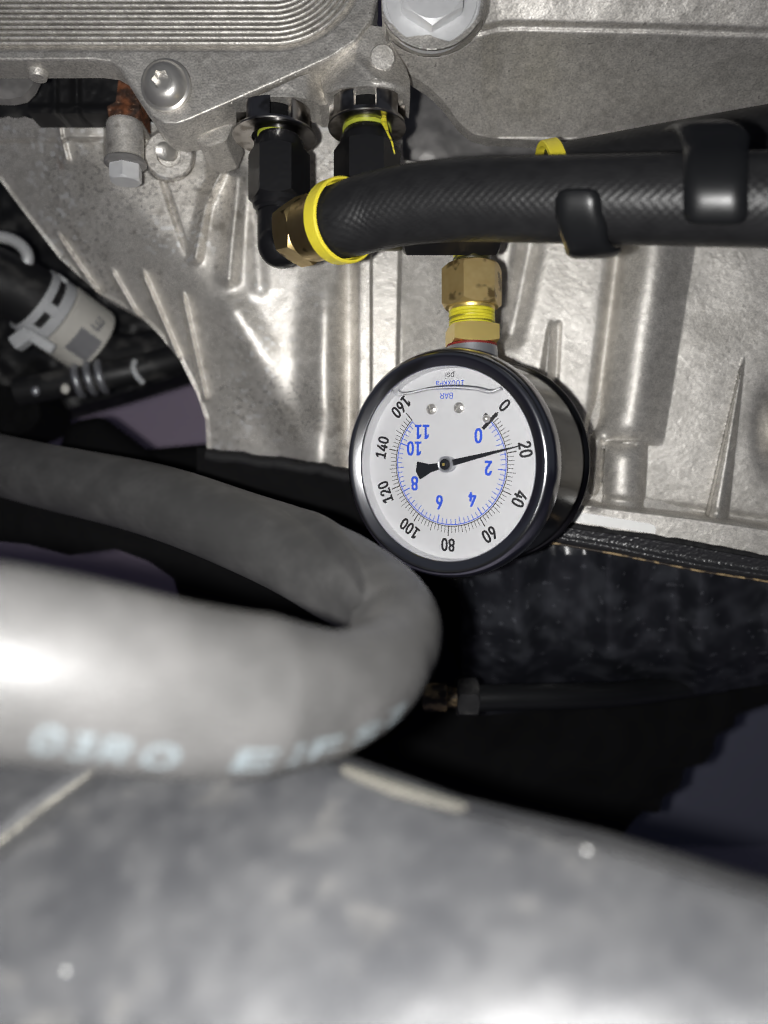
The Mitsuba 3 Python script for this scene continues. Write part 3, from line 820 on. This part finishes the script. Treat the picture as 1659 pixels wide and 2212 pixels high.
zb[1].apply_translation([.3 * MM, 1.2 * MM, 0])
for b in zb:
    b.apply_translation([18.0 * MM, 0, .04 * MM]); b.apply_transform(trimesh.transformations.rotation_matrix(math.radians(za), [0, 0, 1]))
part(dk, 'zero_mark', dial(cat(*zb)), 'ink_black', False)
for p, q, rot in ((-6.4, -16.4, 20), (2.8, -16.7, 50)):
    sc = revolve_m([[0, 0], [1.65, 0], [1.6, .45], [1.1, .8], [0, .9]], 32) - m3.Manifold.cube([2.4, .45, 1], True).translate([0, 0, .95]).rotate([0, 0, rot]) - m3.Manifold.cube([.45, 2.4, 1], True).translate([0, 0, .95]).rotate([0, 0, rot])
    m = to_tri(sc); m.apply_scale(MM); m.apply_translation([-p * MM, q * MM, .02 * MM])
    part(gg, 'screw', dial(m), 'steel', 30)
pin = trimesh.creation.icosphere(3, 1.15 * MM); pin.apply_translation([-11.9 * MM, -13.4 * MM, .6 * MM])
part(gg, 'stop_pin', dial(pin), 'steel', True)
# pointer
PA = math.radians(180 - 14.0 + 0)     # dial coordinates: the photo's right is the dial's left
pa = 180 + 14.0
out = [(23.9, .0), (23.0, .28), (3.0, .85), (3.0, -.85), (23.0, -.28)]
pg = Polygon([(23.9, .12), (3.0, .9), (-2.6, 1.0), (-5.5, 1.25), (-9.3, 2.9), (-10.4, 0.2), (-9.6, -2.5), (-5.5, -1.2), (-2.6, -1.0), (3.0, -.9), (23.9, -.12)])
pm = trimesh.creation.extrude_polygon(pg, .35, engine='earcut'); pm.apply_scale(MM)
pm.apply_translation([0, 0, 2.2 * MM]); pm.apply_transform(trimesh.transformations.rotation_matrix(math.radians(pa), [0, 0, 1]))
pk = part(gg, 'pointer', dial(pm), 'pointer_black', False, 'black pointer with a flared tail')
part(pk, 'hub', dial(lathe([[0, 0], [2.3, 0], [2.45, 2.5], [2.45, 3.1], [2.1, 3.5], [1.7, 3.3], [1.5, 3.0], [0, 3.0]], None, 48)), 'neck_steel')
part(pk, 'hub_cap', dial(lathe([[0, 3.0], [1.55, 3.0], [1.5, 3.4], [.7, 3.5], [.5, 3.9], [0, 3.95]], None, 40)), 'pointer_black')
part(pk, 'spindle', dial(lathe([[0, 3.5], [.5, 3.5], [.45, 4.1], [0, 4.15]], None, 24)), 'brass_new')
part(gg, 'liner', dial(lathe([[28.38, .02], [28.48, .02], [28.48, 4.0], [28.38, 4.0], [28.38, .02]], None, 120)), 'dial_white')
part(gg, 'window', dial(lathe([[0, 4.6], [14, 4.59], [28.5, 4.57]], None, 120)), 'glass', False)
# the waterline of the filling, just under the window
mp = catmull([(-18.0, -22.0), (-16.5, -20.7), (-12, -20.9), (-6, -21.9), (2, -22.2), (9, -21.6), (14, -20.6), (17.6, -21.6)], 10) * MM
mpts = np.c_[mp[:, 0] * -1, mp[:, 1], np.full(len(mp), 3.9 * MM)]
m, uv = tube(mpts, .42 * MM, 10, ref=(0, 0, 1), squash=1.6); part(gg, 'filling_level', dial(m), 'drop', True, 'waterline of the clear filling')
m, uv = tube(np.c_[mpts[:, 0] * .985, mpts[:, 1] - .9 * MM, np.full(len(mp), 1.2 * MM)], .3 * MM, 8, ref=(0, 0, 1)); part(gg, 'filling_level', dial(m), 'drop', True)
# neck, washer, square, thread
S0 = G0 - nrm * 22 * MM
def MS(z): return frame([S0[0], S0[1], z], [0, 0, 1])
Zc = G0[2] + .0008
MSt = MS(Zc)
part(gg, 'neck', lathe([[0, 27], [11.0, 27], [10.3, 30.5], [9.2, 32.6], [8.4, 35], [8.1, 38.3], [0, 38.3]], MSt), 'neck_steel')
part(gg, 'washer', lathe([[0, 38.2], [8.15, 38.2], [8.2, 38.6], [8.15, 38.9], [0, 38.9]], MSt), 'red', label='thin red washer')
a = np.radians(9)
sq = hexnut(10.2, 38.9, 45.2, 45 + 7, .8, sides=4, M=MSt)
part(gg, 'square', sq, 'brass_new', 25, 'clean brass square under the yellow tape')
thr = [[0, 45]]
for k in range(5):
    thr += [[7.3, 45.1 + k * 1.05], [7.5, 45.5 + k * 1.05], [7.15, 45.95 + k * 1.05]]
part(gg, 'thread_tape', lathe(thr + [[0, 50.4]], MSt), 'tape', label='yellow tape wound round the thread')

t = thing('brass_adapter', 'dull brass hex adapter above the gauge, yellow tape at both ends', 'adapter')
part(t, 'hexagon', hexnut(10.0, 51.0, 64.6, 9, 1.3, M=MSt), 'brass_old', 25)
part(t, 'collar', lathe([[0, 50.0], [7.2, 50.0], [7.5, 50.5], [7.5, 51.4], [0, 51.4]], MSt), 'brass_new')
thr = [[0, 65.4]]
for k in range(4):
    thr += [[5.9, 65.6 + k * .95], [6.1, 66.0 + k * .95], [5.7, 66.4 + k * .95]]
part(t, 'thread_tape', lathe(thr + [[0, 69.6]], MSt), 'tape_dirty', label='yellow tape on the upper thread')

# ------------------------------------------------------------------ second hose and clips
t = thing('upper_hose', 'black rubber hose behind the braided hose at the right border', 'hose')
up_p = catmull([P(1192, 388, .252), P(1300, 366, .252), P(1460, 336, .252), P(1660, 300, .252), P(1900, 258, .252)], 8)
m, uv = tube(up_p, 10.4 * MM, 48); part(t, None, m, 'hose_rubber', True, uv=uv)
t = thing('yellow_ring', 'yellow ring half hidden behind the braided hose under the upper casting', 'ring')
Mr = frame(up_p[0], up_p[4] - up_p[0], [0, 0, 1])
part(t, None, lathe([[10.6, -2.4], [12.0, -2.4], [12.3, -2], [12.3, 2.2], [11.9, 2.6], [10.6, 2.6], [10.6, -2.4]], Mr, 64), 'yellow_ring', 30)

def strap(name, label, rows, thick=2.0, r=2.0):
    """A bent strap: rows of (left point, right point) round the hose; rounded corners at the first rows."""
    L, R = np.array([q[0] for q in rows]), np.array([q[1] for q in rows])
    n = 25
    k = np.linspace(0, 1, n)
    G = L[:, None] * (1 - k)[None, :, None] + R[:, None] * k[None, :, None]
    du, dv = np.gradient(G, axis=1), np.gradient(G, axis=0)
    N = np.cross(du, dv); N /= np.linalg.norm(N, axis=2, keepdims=True)
    N = -N if N[0, :, 1].mean() > 0 else N
    kk = np.abs(2 * k - 1); jj = np.linspace(0, 1, len(rows))
    round_ = (1 - kk ** 5)[None, :] * np.clip(1 - (1 - jj / .18).clip(0, 1) ** 3, 0, 1)[:, None]
    A, B = G, G + N * ((.45 + (thick - .45) * round_) * MM)[..., None]
    # flattened rim: edges rolled
    V = np.vstack([A.reshape(-1, 3), B.reshape(-1, 3)])
    m = len(rows); o = m * n
    i, j = np.meshgrid(np.arange(m - 1), np.arange(n - 1), indexing='ij')
    a = (i * n + j).ravel()
    f = [np.c_[a, a + 1, a + n + 1], np.c_[a, a + n + 1, a + n], np.c_[o + a, o + a + n + 1, o + a + 1], np.c_[o + a, o + a + n, o + a + n + 1]]
    rim = list(range(n)) + [q * n + n - 1 for q in range(1, m)] + [(m - 1) * n + q for q in range(n - 2, -1, -1)] + [q * n for q in range(m - 2, 0, -1)]
    rim = np.array(rim); nx = np.roll(rim, -1)
    f += [np.c_[rim, nx, o + nx], np.c_[rim, o + nx, o + rim]]
    mesh = trimesh.Trimesh(V, np.vstack(f), process=False)
    mesh.fix_normals()
    key = thing(name, label, 'clip')
    part(key, None, mesh, 'black_plastic', 38)

rows = []
R1 = 10.9
for a in (-36, -34, -30, -25, -18, -9, 0, 10, 20, 30, 40, 55, 70):
    k = min(1, (a + 36) / 14); ins = 26 * (1 - math.sqrt(max(0, 1 - (1 - k) ** 2)))
    rows.append((hose_pt(1476 + ins, a - 11, R1 + .2), hose_pt(1616 - ins, a - 11, R1 + .2)))
for z, y in ((3, 1.5), (6, 4), (9, 8), (11, 13)):
    e1, e2 = rows[12]
    rows.append((e1 + np.array([.0005, y, z]) * MM, e2 + np.array([1.2, y, z]) * MM))
strap('hose_clip', 'large black plastic clip folded over the braided hose at the right border', rows)
rows = []
for a in (-7, -9, -12, -20, -27, -35, -44, -54, -64, -74, -84, -95, -110, -125):
    k = min(1, max(0, -7 - a) / 14); ins = 24 * (1 - math.sqrt(max(0, 1 - (1 - k) ** 2)))
    s = (-7 - a) / 118
    rows.append((hose_pt(1200 + ins + 22 * sm(.2, .75, s), a, R1 + .2 + 1.6 * sm(.3, .7, s)), hose_pt(1300 - ins + 12 * sm(.2, .4, s) + 30 * sm(.5, .9, s), a, R1 + .2 + .6 * sm(.3, .7, s))))
strap('hose_clip', 'small black plastic clip under the braided hose, right of the gauge fitting', rows)

# ------------------------------------------------------------------ looped hose in front
t = thing('looped_hose', 'thick grey black rubber hose looping in from the left, printed in white', 'hose')
lp = [P(-420, 905, .36), P(-160, 965, .335), P(80, 1024, .302), P(330, 1080, .268), P(560, 1162, .235), P(730, 1243, .205), P(846, 1330, .176), P(836, 1424, .152), P(728, 1490, .134), P(560, 1500, .124), P(380, 1486, .116), P(180, 1452, .1085), P(0, 1428, .1035), P(-200, 1415, .099), P(-500, 1410, .095)]
lpath = catmull(lp, 14)
lr = np.interp(np.arange(len(lpath)) / 14, [0, 3, 5, 6, 7, 8, 9, 14], [12.2, 12.8, 12.4, 10.4, 9.0, 10.4, 13.0, 13.2]) * MM
m, uv = tube(lpath, lr, 96)
def fold(mesh, uv):
    """The pinched inner side of the bend: a ledge runs along the skin where the hose folds."""
    V = np.array(mesh.vertices)
    near = []
    pu = 829.5 + V[:, 0] / V[:, 1] * F; pv = 1106 - V[:, 2] / V[:, 1] * F
    side = V[:, 1] < np.interp(uv[:, 0], s_l, lpath[:, 1]) + .004
    for a, b in ((560, 1072), (660, 1105), (735, 1160), (780, 1225), (790, 1285), (768, 1325)):
        k = np.where(side & (V[:, 1] > .15))[0]
        k = k[np.argmin((pu[k] - a) ** 2 + (pv[k] - b) ** 2)]
        near.append((uv[k, 0], uv[k, 1]))
    near = np.array(sorted(near)); near[:, 1] = np.unwrap(near[:, 1], period=1)
    a0 = np.interp(uv[:, 0], near[:, 0], near[:, 1])
    on = sm(near[0, 0] - .03, near[0, 0] + .05, uv[:, 0]) * sm(near[-1, 0] + .02, near[-1, 0] - .002, uv[:, 0])
    da = (uv[:, 1] - a0 + .5) % 1 - .5
    ctr = np.stack([np.interp(uv[:, 0], s_l, lpath[:, k]) for k in range(3)], -1)
    rad = V - ctr; rad /= np.linalg.norm(rad, axis=1, keepdims=True) + 1e-9
    sgn = FOLD_SIDE
    off = 1.0 * bump(da, .03) - 3.2 * sm(.0, .075, sgn * da) * sm(.42, .2, sgn * da)
    mesh.vertices = V + rad * (off * on)[:, None] * MM
    return mesh
FOLD_SIDE = 1
s_l = np.r_[0, np.cumsum(np.linalg.norm(np.diff(lpath, axis=0), axis=1))]
fold(m, uv)
lk = part(t, 'tube', m, 'loop_rubber', True, uv=uv)
s_all = np.r_[0, np.cumsum(np.linalg.norm(np.diff(lpath, axis=0), axis=1))]
tt_, nn_, bb_ = frames(lpath)
def on_loop(s, ang, r):
    """s along the hose in metres; ang 0 = towards the camera side, positive upwards (degrees)"""
    c = np.stack([np.interp(s, s_all, lpath[:, k]) for k in range(3)], -1)
    nv = np.stack([np.interp(s, s_all, nn_[:, k]) for k in range(3)], -1)
    bv = np.stack([np.interp(s, s_all, bb_[:, k]) for k in range(3)], -1)
    rad = np.interp(s, s_all, lr) + r
    side = -bv if np.mean(bv[..., 1]) > 0 else bv
    a = np.radians(ang)[..., None]
    return c + rad[..., None] * (np.cos(a) * side + np.sin(a) * nv)
def s_of(u):
    uu = 829.5 + lpath[:, 0] / lpath[:, 1] * F
    half = np.arange(len(lpath)) > 7 * 14
    idx = np.where(half)[0]
    return np.interp(-u, -uu[idx], s_all[idx])
def wrap_text(text, u_from, u_to, ang, h, bold=True):
    """Printing laid round the hose between two places, reading from left to right."""
    m = meshkit.text_mesh(text, h * MM, .05 * MM, bold)
    m = m.subdivide_to_size(1.0 * MM)
    lo, hi = m.bounds
    sa, sb = s_of(u_from), s_of(u_to)
    x = (m.vertices[:, 0] - lo[0]) / (hi[0] - lo[0])
    s = sa + (sb - sa) * x
    rad = 13.2 * MM
    an = ang + np.degrees((m.vertices[:, 1] - (lo[1] + hi[1]) / 2) / rad)
    v = on_loop(s, an, .02 * MM + m.vertices[:, 2])
    return trimesh.Trimesh(v, m.faces, process=False)
for tx, a, b, an in (('O', 92, 142, -34), ('3', 160, 200, -37), ('R', 218, 270, -37), ('O', 296, 362, -38), ('E', 470, 540, -37), ('I', 575, 600, -35), ('F', 618, 668, -33), ('S', 690, 730, -30), ('Z', 745, 778, -26)):
    part(lk, 'lettering', wrap_text(tx, a, b, an, 4.3), 'print_white', False)

# ------------------------------------------------------------------ beam at the bottom, close to the camera
t = thing('front_beam', 'dusty dark grey beam filling the bottom of the picture, out of focus', 'beam')
beam_top = LV([(-120, 1560), (300, 1580), (640, 1600), (760, 1634), (1000, 1722), (1300, 1794), (1659, 1900), (1780, 1936)])
bp = [(x, beam_top(x)) for x in np.arange(-120, 1781, 20)] + [(1780, 2420), (-120, 2420)]
def beam_depth(u, v):
    q = np.clip((v - beam_top(u)) / (2250 - beam_top(u)), 0, 1.3)
    q = (v - 1106) / F
    d = .0833 / (q - .8 * soft(q - .6, .08) + .313)
    d = d * (1 - .2 * (u - 829.5) / F)
    d += .010 * np.exp(-np.clip(v - beam_top(u), 0, None) / 18)
    dd, tt, s = seg(u, v, (-20, 1840), (230, 1650)); d += .003 * bump(dd, 18)
    d += .0012 * wob(u, v, 300, 11)
    return d
relief(t, 'face', bp, 6, beam_depth, 'tray', .02, behind=(0, .006, -.03))
ss = [(735, 1660), (748, 1652), (860, 1690), (1000, 1733), (1012, 1744), (990, 1752), (850, 1716), (745, 1672)]
relief(t, 'scrape', ss, 4, lambda u, v: beam_depth(u, v) - .0006, 'dust_strip', .0008, behind=(0, 0, -.0003), label='pale scraped strip along the upper edge')

for a, b, w in (((-30, 1838), (120, 1722), 9), ((100, 1738), (222, 1650), 6)):
    L = math.hypot(b[0] - a[0], b[1] - a[1]); px, py = -(b[1] - a[1]) / L * w, (b[0] - a[0]) / L * w
    jj_ = np.random.default_rng(int(w))
    lo_, hi_ = [], []
    for q_ in np.linspace(0, 1, 14):
        c_ = (a[0] + (b[0] - a[0]) * q_, a[1] + (b[1] - a[1]) * q_); e1_, e2_ = .5 * jj_.uniform(.2, 1.1, 2) * (1 - .5 * q_)
        lo_.append((c_[0] + px * e1_, c_[1] + py * e1_)); hi_.append((c_[0] - px * e2_, c_[1] - py * e2_))
    relief(t, 'scrape', list(Polygon(lo_ + hi_[::-1]).buffer(1.5).exterior.coords)[:-1] if True else list(Polygon([(a[0] + px, a[1] + py), (b[0] + px * .5, b[1] + py * .5), (b[0] - px * .5, b[1] - py * .5), (a[0] - px, a[1] - py)]).buffer(3).exterior.coords)[:-1], 4, lambda u, v: beam_depth(u, v) - .0006, 'dust_strip', .0008, label='pale scratch at the left border', behind=(0, 0, -.0003))

for u_, v_ in ((1268, 1837), (143, 2098)):
    dd_ = float(beam_depth(np.array([float(u_)]), np.array([float(v_)]))[0]) - .0004
    g = trimesh.creation.icosphere(2, .3 * MM); g.apply_translation(P(u_, v_, dd_)); part(t, 'glint_bead', g, 'sticker', True)  # white beads added to imitate glints on the beam

# ------------------------------------------------------------------ dark things lower right
t = thing('drain_hose', 'thin black hose with brass end in the dark under the oil pan', 'hose')
m, uv = tube(catmull([P(1020, 1508, .30), P(1120, 1506, .302), P(1230, 1504, .306), P(1330, 1500, .318), P(1420, 1490, .335), P(1560, 1470, .35)], 8), 5.2 * MM, 24); part(t, 'tube', m, 'black_plastic', True)
Mn = frame(P(985, 1506, .30), P(1040, 1506, .30) - P(985, 1506, .30), [0, 0, 1])
part(t, 'nut', hexnut(8.0, 0, 8.5, 10, 1.0, M=Mn), 'black_part', 25)
part(t, 'brass_end', lathe([[0, -13], [4.6, -13], [5.4, -12], [5.4, -4], [4, -3.2], [4, .4], [0, .4]], Mn), 'rust_shade_brown')  # nut and end coloured dark, painting in the shade under the pan
t = thing('torn_shield', 'black torn plastic shield in the dark at the lower right', 'shield')
jr = np.random.default_rng(3)
edge = [(1720, 1500), (1640, 1528), (1590, 1545), (1586, 1568), (1546, 1590), (1540, 1625), (1520, 1650), (1478, 1660), (1470, 1700), (1432, 1722), (1424, 1758), (1390, 1752), (1362, 1780), (1330, 1830), (1300, 1900)]
relief(t, None, list(Polygon([(700, 1400), (1000, 1440), (1720, 1440)] + edge + [(700, 1900)]).buffer(-7).buffer(14).buffer(-7).exterior.coords)[:-1], 10, lambda u, v: .40 + .01 * wob(u, v, 90, 3), 'black_void', .006)

# ------------------------------------------------------------------ dark things in the opening on the left
t = thing('dark_backing', 'black fill added for the shade behind the coolant hose in the left opening', 'engine part')
relief(t, None, [(-90, 330), (480, 330), (480, 770), (380, 812), (240, 856), (80, 902), (70, 930), (0, 945), (-90, 950)], 8, lambda u, v: .43 + .02 * wob(u, v, 70, 2), 'black_part', .03)  # large black fill that paints the opening dark
a0, a1 = P(62, 640, .350), P(196, 735, .372)
adir = (a1 - a0) / np.linalg.norm(a1 - a0)
Ms = frame(a0, adir, [0, 0, 1])
t = thing('coolant_hose', 'black coolant hose coming in from the left border', 'hose')
m, uv = tube(catmull([P(-160, 560, .33), P(-60, 590, .335), a0 - adir * .004, a0 + adir * .012], 8), 14.6 * MM, 32); part(t, 'tube', m, 'old_rubber', True)
m, uv = tube(catmull([a1 - adir * .003, a1 + adir * .012, P(330, 760, .392), P(470, 700, .41)], 8), 11 * MM, 28); part(t, 'tube', m, 'old_rubber', True)
t = thing('hose_sleeve', 'cream white sleeve marked with a dark letter on the coolant hose', 'sleeve')
part(t, 'ring', lathe([[13, 14], [16.4, 14], [16.9, 14.6], [16.9, 33], [16.2, 34.6], [13, 34.8]], Ms, 72), 'clamp_cream', 30)
def on_sleeve(mesh, ang, z, r=17.0):
    x, y, zz = mesh.vertices.T
    a = np.radians(ang) + x / (r * MM)
    v = np.c_[(r * MM + zz) * np.cos(a), (r * MM + zz) * np.sin(a), z * MM + y]
    m = trimesh.Trimesh(v, mesh.faces, process=False); m.apply_transform(Ms); return m
def sleeve_angle(u, v):
    best = min(((np.linalg.norm((lambda q: np.array([829.5 + q[0] / q[1] * F - u, 1106 - q[2] / q[1] * F - v]))((Ms @ [.017 * math.cos(a), .017 * math.sin(a), z * MM, 1])[:3])) + (200 if ((Ms[:3, :3] @ [math.cos(a), math.sin(a), 0])[1] > .2) else 0), math.degrees(a), z) for a in np.linspace(0, 2 * np.pi, 120) for z in np.linspace(14, 34, 21)))
    return best[1], best[2]
ROT_E = -100
ea, ez = sleeve_angle(214, 699)
e = meshkit.text_mesh('E', 6.4 * MM, .1 * MM, True); e.apply_transform(trimesh.transformations.rotation_matrix(math.radians(ROT_E), [0, 0, 1])); lo, hi = e.bounds; e.apply_translation(-(lo + hi) / 2)
e = e.subdivide_to_size(1.5 * MM)
part(t, 'letter', on_sleeve(e, ea, ez), 'clamp_grey', False)
ga, gz = sleeve_angle(180, 747)
gr = trimesh.creation.box([13 * MM, 11.5 * MM, .1 * MM]).subdivide_to_size(1.5 * MM)
part(t, 'patch', on_sleeve(gr, ga, gz), 'clamp_grey', False)
t = thing('spring_clamp', 'pale grey spring clamp with a tab round the coolant hose', 'clamp')
part(t, 'band', lathe([[14.8, 1.5], [15.8, 1.5], [16, 2], [16, 5], [15.4, 5.4], [14.8, 5.4], [14.8, 1.5]], Ms, 64), 'clamp_white')
part(t, 'band', lathe([[15, 8.6], [16.2, 8.6], [16.4, 9], [16.4, 13.2], [15.8, 13.7], [15, 13.7], [15, 8.6]], Ms, 64), 'clamp_white')
for ang in (20, 110, 160, 205, 250, 300):
    m = box(2.0, 5, 6, trimesh.transformations.rotation_matrix(math.radians(ang), [0, 0, 1]) @ trimesh.transformations.translation_matrix([15.4 * MM, 0, 7 * MM]), .4)
    m.apply_transform(Ms); part(t, 'bridge', m, 'clamp_white', 30)
Mtab = frame(P(50, 732, .345), P(34, 742, .345) - P(70, 716, .345), [0, 1, 0])
part(t, 'tab', box(7, 6.5, 10, Mtab, 1.2), 'clamp_white', 30)
part(t, 'tab', box(5, 5, 13, frame(P(88, 738, .346), P(118, 752, .348) - P(70, 722, .345), [0, 1, 0]), 1.0), 'clamp_white', 30)
t = thing('wire_hook', 'bent pale metal hook at the left border of the opening', 'hook')
m, uv = tube(catmull([P(-60, 512, .34), P(0, 512, .34), P(34, 522, .34), P(54, 540, .34), P(60, 558, .34), P(55, 572, .34)], 8), 2.6 * MM, 16, ref=(0, -1, 0)); part(t, None, m, 'plug_zinc', True)
t = thing('corrugated_pipe', 'dark pipe with three shiny ridges under the coolant hose', 'pipe')
cpth = catmull([P(40, 846, .36), P(130, 830, .36), P(220, 814, .36), P(320, 792, .365), P(460, 752, .38)], 16)
m, uv = tube(cpth, 6.6 * MM, 24); part(t, 'tube', m, 'old_rubber', True)
for u_, v_ in ((170, 823), (196, 818), (220, 814)):
    Mc = frame(P(u_, v_, .36), cpth[40] - cpth[30], [0, 0, 1])
    part(t, 'ridge', lathe([[6, -1.8], [7.4, -1.5], [8.2, -.6], [8.3, 0], [8.2, .6], [7.4, 1.5], [6, 1.8]], Mc, 40), 'neck_steel')
m, uv = tube(catmull([P(291, 780, .352), P(288, 795, .35), P(296, 812, .35), P(308, 826, .353)], 6), 1.4 * MM, 10, ref=(0, -1, 0)); part(t, 'clip', m, 'clamp_white', True)
for u_, v_, b in ((141, 840, 'clamp_cream'), (77, 845, 'neck_steel')):
    s = trimesh.creation.icosphere(3, 2.0 * MM); s.apply_scale([1, 1, 1.2]); s.apply_translation(P(u_, v_, .345)); part(t, 'rivet', s, b, True)
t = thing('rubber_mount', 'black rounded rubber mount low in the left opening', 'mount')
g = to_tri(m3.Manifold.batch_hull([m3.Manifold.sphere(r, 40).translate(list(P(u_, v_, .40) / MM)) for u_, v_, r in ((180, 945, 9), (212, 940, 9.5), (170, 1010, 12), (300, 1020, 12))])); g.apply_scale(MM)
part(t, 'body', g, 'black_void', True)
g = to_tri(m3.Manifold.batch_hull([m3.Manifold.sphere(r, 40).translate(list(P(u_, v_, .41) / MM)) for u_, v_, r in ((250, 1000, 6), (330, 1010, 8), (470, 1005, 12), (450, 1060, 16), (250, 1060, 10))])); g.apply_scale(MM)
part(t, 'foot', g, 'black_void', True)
t = thing('blue_cloth', 'small blue cloth hanging on the wall seen through the left opening', 'cloth')
relief(t, None, [(262, 848), (300, 842), (318, 850), (312, 893), (288, 898), (262, 890)], 4, lambda u, v: .70 + .02 * wob(u, v, 14, 3), 'blue_cloth', .01)
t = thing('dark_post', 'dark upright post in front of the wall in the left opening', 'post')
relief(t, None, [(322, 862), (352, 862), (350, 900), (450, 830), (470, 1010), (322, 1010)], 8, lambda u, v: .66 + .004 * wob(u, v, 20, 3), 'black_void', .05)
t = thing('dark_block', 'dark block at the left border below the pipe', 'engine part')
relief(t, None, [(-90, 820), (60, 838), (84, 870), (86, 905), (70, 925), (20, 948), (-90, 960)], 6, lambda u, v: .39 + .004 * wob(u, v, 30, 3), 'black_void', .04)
